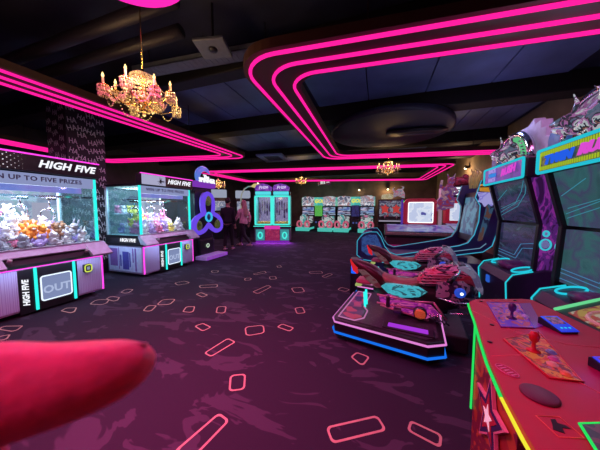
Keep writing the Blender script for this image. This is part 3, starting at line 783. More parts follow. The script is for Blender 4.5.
for sg_ in (-1, 1):
    c = sg_*.385
    d = MB(); pts = rrect(c-.345, c+.345, .74, 1.97, .06)
    d.tube([(p[0], .06, p[1]) for p in pts], .04, 8, closed=True); d = d.build('door_frame', TEALG, t)
    MB().prism(rrect(c-.34, c+.34, .75, 1.96, .05), .07, .078).build('door_glass', GLASS, d)
    MB().box(c-.32, c+.32, .85, .9, .74, 1.98).build('lit_back', INV, t)
    hd = MB().box(c-.33, c+.33, .0, .12, 2.03, 2.17, .02).build('lit_header', glow('teal_header', (.1, .75, .85), .95), t)
    mb = MB(); rd = random.Random(2+sg_)
    for k in range(5):
        xx = c-.22+k*.11; z1 = rd.uniform(1.7, 1.85); z0 = z1-rd.uniform(.4, .75)
        mb.cyl((xx, .5, 1.98), (xx, .5, z1), .004, seg=5); mb.box(xx-.035, xx+.035, .47, .53, z0, z1, .008)
    mb.build('hanging_prize_boxes', art('prize_print', [(.25, .2, .5), (.6, .6, .8), (.12, .05, .25), (.5, .3, .6)], 8, .25, .3, 'voronoi'), t)
    mb = MB()
    for k in range(6): mb.sph((c-.25+k*.1, .4+.1*(k % 2), .80), (.075, .075, .08), 8)
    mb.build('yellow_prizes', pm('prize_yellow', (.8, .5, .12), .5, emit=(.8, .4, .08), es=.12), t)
    tp = MB().prism([(c-.34, 2.2), (c+.34, 2.2), (c+.36, 2.36), (c+.2, 2.47), (c-.05, 2.52), (c-.3, 2.45), (c-.37, 2.33)], .1, .3, 'y', .02).build('topper', art('topper_violet', [(.12, .03, .4), (.3, .08, .6), (.08, .04, .3)], 5, .7), t)
    MB().text('Prize', facing(c, .09, 2.35, '-y') @ Matrix.Rotation(.12, 4, 'Z'), .2, shear=.3, ext=.01, bold=.004).build('lettering', glow('script_white', (.75, .65, 1.), .9), tp)
lamp('prize_lamp', 'AREA', (-4.5, 9.55, 1.96), (.7, .75, 1), 18, 1.2, .5, (0, 0, R(18.5)))
MB().box(-W+.05, W-.05, .1, .9, .005, .03).build('underglow_strip', PURPL, t)
lamp('underglow_lamp', 'AREA', (-4.2, 8.98, .12), (.6, .05, 1), 22, 1.5, .12, (R(-35), 0, R(18.5)))
# ------------------------------------------------------------------ people
def skinned(name, pts, edges, mats, parent, sub=2, extra=None):
    me = bpy.data.meshes.new(name); me.from_pydata([p[:3] for p in pts], edges, [])
    o = bpy.data.objects.new(name, me); COL.objects.link(o)
    o.modifiers.new('skin', 'SKIN'); s_ = o.modifiers.new('sub', 'SUBSURF'); s_.levels = sub; s_.render_levels = sub
    for i, p in enumerate(pts):
        v = me.skin_vertices[0].data[i]; r = p[3]; v.radius = r if isinstance(r, tuple) else (r, r); v.use_root = (i == 0)
    bpy.context.view_layer.update()
    dg = bpy.context.evaluated_depsgraph_get(); m2 = bpy.data.meshes.new_from_object(o.evaluated_get(dg))
    bpy.data.objects.remove(o); bpy.data.meshes.remove(me)
    mb = MB(); mb.bm.from_mesh(m2); bpy.data.meshes.remove(m2)
    for f in mb.bm.faces: f.smooth = True
    if extra: extra(mb)
    return mb.build(name, mats, parent)
SKIN = pm('skin', (.55, .33, .25), .55, nscale=30)
def person(label, x, y, rz, h, legs, arms, top_m, trouser_m, hair_m, longhair, top_drop=0.):
    """local frame: faces -y. legs/arms: (knee, ankle) and (elbow, wrist) offsets for left (-x) and right (+x)"""
    t = thing('person', label, 'person', (x, y, 0), rz)
    s = h/1.75
    V = lambda p: (p[0]*s, p[1]*s, p[2]*s, p[3]*s if not isinstance(p[3], tuple) else (p[3][0]*s, p[3][1]*s))
    pts = [(0, 0, .93, (.14, .11)), (0, -.01, 1.12, (.125, .095)), (0, -.015, 1.32, (.15, .10)), (0, 0, 1.43, (.09, .07)), (0, -.005, 1.50, .052), (0, -.02, 1.57, (.065, .075)), (0, -.015, 1.65, (.077, .093)), (0, -.01, 1.715, (.06, .07))]
    ed = [(i, i+1) for i in range(7)]
    def chain(a, ch):
        for c in ch: pts.append(c); ed.append((a, len(pts)-1)); a = len(pts)-1
        return a
    hands = []; feet = []
    for sg, (kn, an), (el, wr) in ((-1, legs[0], arms[0]), (1, legs[1], arms[1])):
        chain(0, [(sg*.09, 0, .86, .092), (sg*.10+kn[0], kn[1], kn[2], .06), (sg*.10+an[0], an[1], an[2], .042)])
        chain(2, [(sg*.19, 0, 1.38, .058), (sg*.22+el[0], el[1], el[2], .042), (sg*.22+wr[0], wr[1], wr[2], .030), (sg*.22+wr[0], wr[1]-.02, wr[2]-.07, (.042, .02))])
        hands.append((sg, Vector((sg*.22+wr[0], wr[1]-.02, wr[2]-.07)))); feet.append(Vector((sg*.10+an[0], an[1], an[2])))
    def extra(mb):
        for sg, hnd in hands:
            for k in range(4):
                b = hnd*s+Vector(((k-1.5)*.019*s, 0, -.02*s)); ln = (.07, .08, .075, .06)[k]*s
                mb.tube([b, b+Vector((0, -.008*s, -ln*.5)), b+Vector((0, -.03*s, -ln*.95))], [.0095*s, .009*s, .007*s], 6)
            b = hnd*s; mb.tube([b, b+Vector((-sg*.035*s, -.02*s, -.015*s)), b+Vector((-sg*.042*s, -.035*s, -.05*s))], [.011*s, .01*s, .008*s], 6)
        mb.sph((0, -.112*s, 1.615*s), (.013*s, .02*s, .022*s), 8)                      # nose
        for sg in (-1, 1): mb.sph((sg*.078*s, 0, 1.62*s), (.012*s, .022*s, .032*s), 8)  # ears
        mb.mi = 1
        for sg in (-1, 1): mb.sph((sg*.032*s, -.095*s, 1.64*s), (.012*s, .008*s, .008*s), 8)
        mb.mi = 2; mb.sph((0, -.098*s, 1.565*s), (.025*s, .01*s, .007*s), 8)
    skinned('body', [V(p) for p in pts], ed, [SKIN, EYE, pm('lips', (.45, .15, .15), .5)], t, 2, extra)
    # top
    tp = [(0, 0, .86-top_drop, (.20, .165)), (0, -.005, 1.0, (.185, .15)), (0, -.01, 1.12, (.16, .125)), (0, -.015, 1.32, (.185, .13)), (0, 0, 1.43, (.105, .085)), (0, -.002, 1.475, .068)]
    te = [(0, 1), (1, 2), (2, 3), (3, 4), (4, 5)]
    for sg, (el, wr) in ((-1, arms[0]), (1, arms[1])):
        n0 = len(tp); tp += [(sg*.195, 0, 1.375, .075), (sg*.22+el[0], el[1], el[2], .058), (sg*.22+wr[0], wr[1], wr[2]+.01, .047)]
        te += [(3, n0), (n0, n0+1), (n0+1, n0+2)]
    skinned('jacket', [V(p) for p in tp], te, top_m, t)
    lp = [(0, 0, .98, (.165, .135))]; le = []
    for sg, (kn, an) in ((-1, legs[0]), (1, legs[1])):
        n0 = len(lp); lp += [(sg*.09, 0, .85, .105), (sg*.10+kn[0], kn[1], kn[2], .075), (sg*.10+an[0], an[1], an[2]+.02, .058)]
        le += [(0, n0), (n0, n0+1), (n0+1, n0+2)]
    skinned('trousers', [V(p) for p in lp], le, trouser_m, t)
    for f in feet:
        mb = MB(); q = f*s
        mb.loft([(-.07, 0, .03, .034, .03), (-.03, 0, .04, .04, .04), (.06, 0, .035, .045, .035), (.14, 0, .025, .045, .025), (.19, 0, .02, .03, .018)], 12)
        for v in mb.bm.verts: v.co = Vector((q.x-v.co.y*s, q.y-v.co.x*s, v.co.z*s+max(0, q.z-.085*s)))
        mb.build('shoe', pm('shoe_pale', (.5, .35, .35), .6), t)
    mb = MB(); mb.sph((0, .018*s, 1.67*s), (.092*s, .105*s, .098*s), 14)
    if longhair:
        mb.loft([(1.70, 0, .05, .085, .06), (1.55, 0, .075, .10, .055), (1.40, 0, .10, .12, .05), (1.22, 0, .115, .11, .045), (1.12, 0, .12, .06, .03)], 14)
        for v in mb.bm.verts:
            if abs(v.co.x) > 1.0: v.co = Vector((v.co.y*s, v.co.z*s, v.co.x*s))
    mb.build('hair', hair_m, t)
    return t
person('person in black clothes seen from behind, walking beside a person in pink', -4.97, 6.95, R(-160), 1.79,
       [((.0, -.06, .49), (-.02, -.05, .085)), ((.0, -.03, .48), (.0, .1, .085))], [((.02, .03, 1.1), (.0, -.05, .86)), ((-.02, .02, 1.1), (-.02, -.08, .87))],
       pm('black_jacket', (.012, .012, .016), .8), pm('black_trousers', (.012, .012, .015), .8), pm('dark_hair', (.015, .01, .01), .5), False)
person('person in a pink top with long fair hair striding behind the person in black', -4.85, 7.75, R(-100), 1.74,
       [((-.0, -.22, .50), (.0, -.26, .09)), ((.0, .08, .47), (.0, .40, .14))], [((.0, .12, 1.11), (.0, .08, .88)), ((-.0, -.1, 1.12), (-.0, -.25, .95))],
       pm('pink_jacket', (.9, .6, .68), .8), pm('dark_trousers', (.02, .02, .03), .8), pm('fair_hair', (.6, .36, .33), .5), True, .12)

# ------------------------------------------------------------------ machines far back left
WLIT = glow('white_lit_panel', (.5, .55, .72), .6)
for i, (xx, yy, lab) in enumerate(((-7.15, 9.3, 'white-headed game cabinet glowing just right of the purple spinner machine'), (-6.45, 10.3, 'white-topped game cabinet glimpsed between the two people'))):
    t = thing('game_cabinet', lab, 'arcade machine', (xx, yy, 0), R(35))
    MB().prism([(0, 0), (.75, 0), (.75, 1.95), (.2, 1.95), (.15, 1.3), (-.05, 1.1), (-.05, .9), (0, .85)], -.33, .33, 'x', .01).build('cabinet', BLACK, t)
    MB().prism([(.06, 1.98), (.10, 2.28), (.35, 2.36), (.6, 2.3), (.66, 1.98)], -.36, .36, 'x', .04).build('lit_topper', WLIT, t)
    MB().box(-.3, .3, .1, .16, 1.35, 1.8, .02, M=None).build('screen', art('far_screen_%d' % i, [(.5, .55, .7), (.2, .25, .4), (.7, .7, .8), (.4, .15, .3)], 5, .6), t)
    MB().box(-.3, .3, -.1, .12, 1.0, 1.1, .02).build('control_panel', WLIT, t)
    MB().box(-.28, .28, -.015, .0, .3, .8, .01).build('coin_door', DARKMETAL, t)
t = thing('arched_lamp', 'lit hose-like arch with a yellow end beside the twin prize machine', 'light', (-6.2, 9.7, 0))
arch = [(0, 0, 0), (0, 0, 1.0), (0, 0, 1.95), (.06, 0, 2.15), (.2, 0, 2.35), (.4, 0, 2.46), (.65, 0, 2.47)]
MB().lathe([(.2, 0), (.2, .03), (.05, .06), (.03, .1)]).build('foot', BLACK, t)
MB().tube(arch, .03, 8).build('hose', art('hose_glow', [(.1, .5, .55), (.55, .5, .4), (.3, .45, .5)], 2, .5, .2, const=False), t)
MB().loft([(.6, 0, 2.47, .05, .04), (.75, 0, 2.49, .12, .1), (1.0, 0, 2.47, .13, .11), (1.15, 0, 2.44, .06, .05)]).build('lamp_head', glow('yellow_lamp', (.75, .62, .25), .75), t)

# ------------------------------------------------------------------ racing cabinets along the back wall
KART = art('kart_print', [(.05, .35, .35), (.55, .6, .6), (.05, .1, .12), (.6, .15, .3), (.1, .45, .4)], 2.6, .75, 1.)
RSCR = art('race_screen', [(.08, .12, .4), (.25, .4, .6), (.06, .05, .1), (.55, .5, .7), (.1, .2, .5)], 2.4, .85, .6, stretch=(.5, 1, 2.5))
PORT = art('portrait_print', [(.5, .55, .62), (.1, .12, .2), (.6, .62, .7), (.45, .2, .2), (.25, .35, .5), (.6, .45, .12)], 2.6, .75, 1.2)
LOGO = art('race_logo_panel', [(.05, .45, .45), (.1, .6, .5), (.3, .65, .4), (.06, .35, .5)], 3, .8, .6)
GLOWB = pm('kart_base_glow', (.05, .25, .2), .5, emit=(.06, .5, .42), es=.9)
PINKP = pm('kart_pink', (.8, .25, .35), .4, emit=(.9, .2, .3), es=.3)
def race_pair(label, cx, cy, green):
    t = thing('racing_cabinet_pair', label, 'racing game', (cx, cy, 0), 0, 'racing cabinets along the back wall')
    MB().box(-1.16, 1.16, .1, .6, 0.02, 1.72, .02).build('back_cabinet', BLACK, t)
    h = MB().prism([(-1.18, 1.62), (1.18, 1.62), (1.18, 2.18), (.95, 2.26), (.5, 2.2), (-.5, 2.2), (-.95, 2.26), (-1.18, 2.18)], .02, .3, 'y', .02).build('header', LOGO, t)
    for sg in (-1, 1):
        MB().prism(rpoly([(sg*.72-.42, 1.62), (sg*.72+.42, 1.62), (sg*.72+.42, 2.2), (sg*.72, 2.27), (sg*.72-.42, 2.2)], .06, 4), -.03, .04, 'y').build('portrait_panel', PORT, h)
        MB().text('RACE', facing(sg*.72, -.035, 1.72, '-y'), .14, shear=.3, ext=.006, bold=.004).build('lettering', LETTER, h)
    MB().text('GO!', facing(0, .005, 1.93, '-y'), .32, shear=.3, ext=.02, bold=.014).build('logo_lettering', glow('logo_yellow', (.85, .8, .1), .9), h)
    for sg in (-1, 1):
        c = sg*.72
        f = MB().box(c-.44, c+.44, -.02, .12, 1.02, 1.58, .03).build('monitor_frame', DARKMETAL, t)
        MB().box(c-.40, c+.40, -.03, -.015, 1.12, 1.54, .006).build('screen', RSCR, f)
        MB().box(c-.42, c+.42, -.035, -.015, 1.03, 1.09, .006).build('light_strip', glow('race_pale', (.4, .5, .7), .7), f)
        st = MB()
        st.box(c-.45, c+.45, -1.3, .1, .02, .12, .02); st.mi = 1; st.box(c-.46, c+.46, -1.33, -1.2, .03, .27, .04); st.box(c-.46, c-.39, -1.3, 0, .12, .24, .02); st.box(c+.39, c+.46, -1.3, 0, .12, .24, .02)
        st = st.build('kart_base', [BLACK, GLOWB], t)
        seat = MB(); seat.loft([(c-.24, -.95, .62, .10, .34), (c-.1, -.98, .66, .10, .40), (c+.1, -.98, .66, .10, .40), (c+.24, -.95, .62, .10, .34)], 14)
        seat.box(c-.25, c+.25, -.95, -.5, .28, .42, .05)
        seat.build('seat', KART, t)
        for s2 in (-1, 1):
            MB().tube([(c+s2*.26+.14*math.cos(q), -1.12, .46+.19*math.sin(q)) for q in [2*PI*k/20 for k in range(20)]], .06, 8, closed=True).build('side_ring', PINKP, t)
        MB().box(c-.36, c+.36, -.35, .0, .5, .95, .05).build('dashboard', KART, t)
        w_ = MB(); w_.tube([(c+.15*math.cos(q), -.42-.05*math.sin(q), .95+.14*math.sin(q)) for q in [2*PI*k/20 for k in range(20)]], .022, 8, closed=True)
        w_.cyl((c, -.42, .95), (c, -.3, .88), .03); w_.build('steering_wheel', BLACK, t)
    if green: pl = art('green_chevron', [(.02, .35, .05), (.1, .6, .1), (.3, .75, .1), (.02, .3, .1)], 5, .8, .3, 'wave', stretch=(1, 1, 3))
    else: pl = art('dark_blue_panel', [(.02, .02, .12), (.04, .05, .25), (.01, .01, .06)], 6, .5)
    MB().box(-.24, .24, -.06, .12, .95, 1.66, .02).build('centre_panel', pl, t)
    MB().box(-.24, .24, -.25, .1, .02, .75, .03).build('centre_console', BLACK, t)
    mb = MB()
    for s2 in (-1, 1): mb.cyl((s2*.1, -.27, .55), (s2*.1, -.24, .55), .06, seg=12)
    mb.build('console_speaker', glow('console_blue', (.1, .15, .5), .5), t)
race_pair('pair of racing cabinets with a green lit centre panel on the back wall', -3.84, 15.35, True)
race_pair('pair of racing cabinets with a dark blue centre panel, right of the green one', -1.42, 15.35, False)
# dual-screen cabinet
t = thing('dancing_screen_cabinet', 'black wide-screen cabinet with red figures and gold and pink topper, right of the racing cabinets', 'arcade machine', (.58, 12.6, 0))
MB().prism([(0, .02), (.8, .02), (.8, 1.9), (.15, 1.9), (.1, .95), (-.25, .88), (-.25, .78), (0, .7)], -.62, .62, 'x', .015).build('cabinet', BLACK, t)
scr = MB().box(-.56, .50, .06, .13, 1.05, 1.83, .01).build('screen', art('fighter_screen', [(.04, .05, .12), (.3, .33, .42), (.05, .04, .09), (.55, .06, .06), (.1, .1, .2)], 4.5, .6, .8), t)
mb = MB()
for sg in (-1, 1):
    c = sg*.26-.03
    mb.prism([(c-.16, 1.18), (c-.05, 1.25), (c+.05, 1.25), (c+.17, 1.18), (c+.12, 1.4), (c+.2, 1.5), (c+.07, 1.55), (c, 1.66), (c-.07, 1.55), (c-.2, 1.5), (c-.12, 1.4)], .05, .06, 'y')
mb.build('red_figures', glow('figure_red', (.65, .06, .06), .7), scr)
MB().box(.53, .6, .03, .12, 1.05, 1.83, .01).build('green_side_light', GREENL, t)
MB().box(-.58, .58, -.26, -.24, .8, .86, .004).build('pale_edge_light', glow('edge_pale', (.5, .45, .6), .6), t)
for x in (-.3, .25):
    mb = MB(); mb.cyl((x, -.1, .9), (x, -.12, 1.0), .012); mb.sph((x, -.12, 1.02), .035, 10)
    for k in range(3): mb.cyl((x+.1+k*.05, -.1, .9), (x+.1+k*.05, -.105, .925), .018, seg=10)
    mb.build('joystick', WHITEP, t)
MB().prism(rpoly([(-.5, 1.93), (.05, 1.93), (.1, 2.1), (-.1, 2.2), (-.45, 2.14)], .05, 4), .1, .3, 'y', .01).build('gold_logo', art('gold_logo_print', [(.6, .5, .25), (.75, .7, .5), (.4, .3, .12)], 8, .5), t)
mb = MB(); mb.loft([(.1, .2, 2.1, .1, .12), (.3, .2, 2.25, .14, .17), (.5, .2, 2.2, .12, .22), (.62, .2, 2.08, .06, .12)], 12)
mb.tube([(.2, .18, 2.2), (.05, .12, 2.4), (.15, .1, 2.5)], [.06, .04, .01], 8); mb.tube([(.45, .18, 2.3), (.55, .12, 2.5), (.42, .1, 2.55)], [.05, .04, .01], 8)
mb.build('pink_figure', art('pink_figure_print', [(.75, .2, .35), (.6, .55, .6), (.25, .3, .5), (.8, .1, .2)], 7, .45), t)

# ------------------------------------------------------------------ red-framed screen games, right middle
REDF = pm('red_frame', (.45, .03, .06), .35, emit=(.6, .02, .06), es=.18)
SCRW = art('pale_map_screen', [(.55, .62, .85), (.75, .8, .95), (.62, .7, .9), (.08, .08, .35), (.7, .75, .95)], 3.0, .9, .4)
PLAYF = art('blue_playfield', [(.05, .04, .35), (.12, .12, .6), (.35, .45, .7), (.2, .08, .5), (.06, .05, .3)], 3, .5, .8, const=False)
def screen_table(label, cx, y, w, tall, white_edge, toplab):
    t = thing('screen_table_game', label, 'arcade machine', (cx, y, 0))
    MB().box(-w, w, .06, 1.1, .02, .66, .03).build('base', pm('maroon_base', (.09, .015, .04), .5), t)
    tb = MB().prism([(-.02, .68), (-.02, .80), (.8, .95), (1.0, .95), (1.0, .66)], -w-.03, w+.03, 'x', .01).build('play_table', BLACK, t)
    MB().prism([(.03, .818), (.03, .828), (.78, .965), (.78, .955)], -w+.04, w-.04, 'x').build('playfield', PLAYF, tb)
    MB().box(-w-.03, w+.03, -.045, -.01, .72, .79, .01).build('brass_rail', pm('brass_pink', (.6, .35, .3), .35, .6), tb)
    MB().box(-w-.02, w+.02, -.01, .07, .40, .44, .005).build('pink_light_line', glow('dim_magenta', (.4, .02, .18), .5), tb)
    return t
t = screen_table('low red game with a lit playfield and pale screen in a red frame', 1.05, 6.85, .85, 1.7, False, '')
fr = MB(); fr.prism(rpoly([(-.36, .97), (.52, .97), (.52, 1.62), (.44, 1.72), (-.26, 1.72), (-.36, 1.6)], .06, 4), .72, .95, 'y', .01); fr = fr.build('screen_frame', REDF, t)
MB().prism(rrect(-.22, .4, 1.04, 1.60, .03), .70, .73, 'y').build('screen', SCRW, fr)
MB().tube([(p[0], .70, p[1]) for p in rrect(-.23, .41, 1.03, 1.61, .03)], .012, 6, closed=True).build('lit_rim', WHITEG, fr)
MB().box(-.42, -.37, .72, .9, .95, 1.7, .01).build('blue_side_light', glow('side_indigo', (.12, .05, .5), .6), fr)
MB().cyl((.62, .85, .95), (.62, .85, 2.0), .05).build('pale_column', pm('pale_column', (.6, .5, .55), .5, emit=(.8, .6, .7), es=.2), t)
tp = MB(); tp.prism([(.50, 1.35), (.92, 1.45), (.95, 1.75), (.62, 1.80), (.50, 1.62)], .70, .95, 'y', .02)
tp.loft([(1.72, .78, .8, .13, .10), (1.85, .77, .8, .16, .13), (2.02, .80, .8, .12, .10), (2.12, .82, .8, .06, .06)], 12)
for v in tp.bm.verts:
    if v.co.x > 1.5: v.co = Vector((v.co.y, v.co.z, v.co.x))
tp.sph((.84, .78, 2.2), (.09, .09, .11), 12); tp.tube([(.70, .78, 1.98), (.58, .72, 2.05), (.60, .68, 2.22)], [.05, .04, .03], 8)
tp.tube([(.92, .78, 2.0), (1.0, .72, 1.88), (.90, .66, 1.82)], [.05, .04, .03], 8)
for s2 in (-1, 1): tp.tube([(.84+s2*.05, .78, 2.28), (.84+s2*.10, .76, 2.40)], [.03, .006], 6)
tp.build('red_figure_topper', art('topper_red', [(.55, .05, .1), (.25, .08, .4), (.7, .4, .5), (.45, .04, .12)], 6, .35), t)
t = screen_table('second red screen game with a bright white edge light, behind the yellow-crested ride', 2.42, 7.9, .42, 2., True, '')
fr = MB().box(-.40, .36, .72, 1.05, .95, 1.78, .03).build('screen_frame', REDF, t)
MB().box(-.28, .2, .70, .73, 1.05, 1.6, .01).build('screen', SCRW, fr)
MB().box(.34, .42, .66, .8, .85, 2.0, .01).build('white_edge_light', WHITEG, fr)
MB().box(-.36, .36, .7, 1.05, 1.8, 2.14, .02).build('upper_box', BLACK, t)
mb = MB(); rd = random.Random(8)
for k in range(3): mb.box(-.3, -.3+rd.uniform(.25, .5), .685, .70, 1.86+k*.09, 1.92+k*.09, .004)
mb.build('white_print', LETTER, t)
mb = MB(); mb.loft([(-.3, .85, 2.2, .1, .08), (-.1, .85, 2.28, .14, .16), (.15, .85, 2.3, .13, .14), (.3, .85, 2.22, .06, .08)], 12); mb.sph((.12, .78, 2.42), .09, 10)
mb.build('figure_topper', art('topper_dark', [(.12, .03, .04), (.3, .06, .08), (.05, .04, .06)], 7, 0), t)

# ------------------------------------------------------------------ boat-like ride with cyan outline
NAVY = pm('navy_panel', (.03, .035, .13), .3, nscale=5)
STAR = art('blue_star_print', [(.03, .10, .40), (.05, .16, .55), (.02, .07, .32), (.2, .4, .75)], 16, .4, .2)
t = thing('boat_ride_machine', 'sit-in ride with a sweeping cyan-lit side and yellow crested sign behind the motorbikes', 'arcade machine', (0, 5.05, 0))
INNER = [(-.36, .84), (-.28, .92), (-.16, .95), (-.03, .95), (.05, .85), (.13, .66), (.22, .55), (.36, .50), (.9, .62), (1.42, .74), (1.56, .80), (1.65, .95), (1.71, 1.2), (1.72, 1.48), (1.64, 1.63), (1.72, 1.93)]
OUTER = [(2.02, 1.93), (2.05, 1.4), (1.99, 1.0), (1.93, .76), (1.80, .645), (1.1, .50), (.33, .36), (.1, .33), (-.3, .36)]
poly = INNER+OUTER+[(-.42, .45), (-.42, .75)]
CYANO = glow('cyan_outline_light', (.05, .42, .62), .9)
for a, b in ((0, .07), (.98, 1.05)): 
    sp = MB().prism(poly, a, b).build('side_panel', NAVY, t)
    yy = a-.012 if a == 0 else b+.012
    MB().tube([(p[0], yy, p[1]) for p in INNER], .008, 6).build('cyan_outline', CYANO, sp)
    MB().tube([(p[0], yy, p[1]) for p in OUTER[1:]+[(-.42, .45), (-.42, .75), INNER[0]]], .008, 6).build('cyan_outline', CYANO, sp)
    if a == 0:
        MB().tube([(x, yy, z) for x, z in ((.36, .44), (1.1, .58), (1.75, .71), (1.84, .8))], .008, 6).build('pale_line', glow('pale_blue_line', (.2, .4, .6), .6), sp)
        MB().prism([(-.33, .55), (-.33, .82), (-.2, .89), (-.04, .89), (.03, .74), (.1, .58), (.2, .5), (-.2, .45)], -.012, .0).build('star_panel', STAR, sp)
        MB().prism(rpoly([(1.70, .82), (1.78, .86), (1.94, 1.5), (1.93, 1.72), (1.84, 1.66), (1.79, 1.3)], .03, 4), -.012, .0).build('side_window', art('side_window_print', [(.01, .02, .06), (.05, .14, .26), (.16, .08, .06), (.02, .03, .1)], 4, .45, .6, stretch=(2, 1, .7)), sp)
MB().box(-.38, 1.95, .07, .98, .03, .40, .02).build('base', NAVY, t)
MB().prism([(-.32, .4), (-.32, .9), (-.15, .9), (.1, .55), (.3, .46), (1.6, .5), (1.6, .4)], .1, .95).build('seat_tub', pm('seat_navy', (.03, .05, .15), .5), t)
MB().prism([(1.66, .8), (1.78, 1.75), (1.98, 1.75), (1.98, .7)], .1, .95).build('screen_housing', BLACK, t)
MB().prism([(1.675, .92), (1.765, 1.66), (1.78, 1.66), (1.69, .92)], .16, .90).build('screen', art('boat_screen', [(.03, .08, .2), (.1, .3, .45), (.02, .04, .1)], 4, .6), t)
mb = MB(); mb.prism(rpoly([(1.70, 1.74), (2.02, 1.70), (2.02, 1.84), (1.96, 1.86), (1.93, 1.95), (1.86, 1.99), (1.79, 1.95), (1.77, 1.86), (1.70, 1.86)], .02, 4), -.06, .08, 'y', .012)
mb.build('yellow_crest', pm('crest_yellow', (.75, .42, .03), .4, emit=(.9, .45, .03), es=.4), t)
MB().box(1.69, 2.03, -.068, .0, 1.80, 1.825).build('brown_band', pm('crest_brown', (.25, .1, .02), .5), t)
MB().sph((1.86, -.062, 1.92), (.022, .008, .022), 10).build('crest_badge', pm('badge_dark', (.2, .12, .02), .4), t)
mb = MB()
mb.prism([(1.66, 1.72), (2.03, 1.70), (2.05, 1.60), (2.0, 1.55), (1.97, 1.48), (1.92, 1.53), (1.88, 1.47), (1.83, 1.52), (1.78, 1.46), (1.74, 1.53), (1.68, 1.55), (1.70, 1.62)], -.055, -.015, 'y')
mb.build('jagged_sign', art('jagged_print', [(.25, .22, .7), (.4, .38, .8), (.18, .14, .55)], 8, .8), t)
mb = MB()
for x0 in (1.66, 1.72, 1.60): mb.tube([(x0, .1, 1.80), (x0-.02, .08, 1.95), (x0+.01, .06, 2.08), (x0-.03, .06, 2.14)], [.026, .03, .022, .005], 8)
mb.build('gold_spikes', pm('spike_gold', (.6, .45, .2), .3, .5, emit=(.7, .5, .2), es=.15), t)
# ------------------------------------------------------------------ motorbike rides
BRED = art('bike_red_print', [(.55, .04, .10), (.75, .15, .25), (.12, .02, .06), (.65, .08, .16), (.05, .02, .04)], 9, .10, 1.2, rough=.25, stretch=(.5, 1, 1.6))
BRED_P = art('bike_fairing_print', [(.60, .03, .08), (.75, .12, .22), (.05, .01, .03), (.68, .2, .35), (.5, .02, .1), (.8, .5, .5)], 7, 0, 1.2, rough=.22, stretch=(.45, 1, 1.8))
BCY = art('bike_cyan_print', [(.04, .45, .55), (.06, .55, .68), (.02, .12, .16), (.08, .5, .62)], 14, .75, .9, rough=.3, stretch=(.6, 1, 1.5))
BPK = art('bike_pink_print', [(.35, .02, .3), (.5, .03, .35), (.2, .01, .2), (.6, .08, .3), (.08, .01, .08), (.5, .04, .5)], 9, .8, 1., rough=.3, stretch=(.6, 1, 1.8))
SEATB = pm('seat_brown', (.28, .12, .09), .45)
TAILM = pm('tail_dark_red', (.05, .008, .015), .3)
GUNM = pm('gunmetal', (.08, .08, .1), .3, .8)
RUBBER = art('platform_rubber', [(.035, .028, .045), (.06, .05, .075)], 60, 0, 0, 'voronoi', rough=.5)
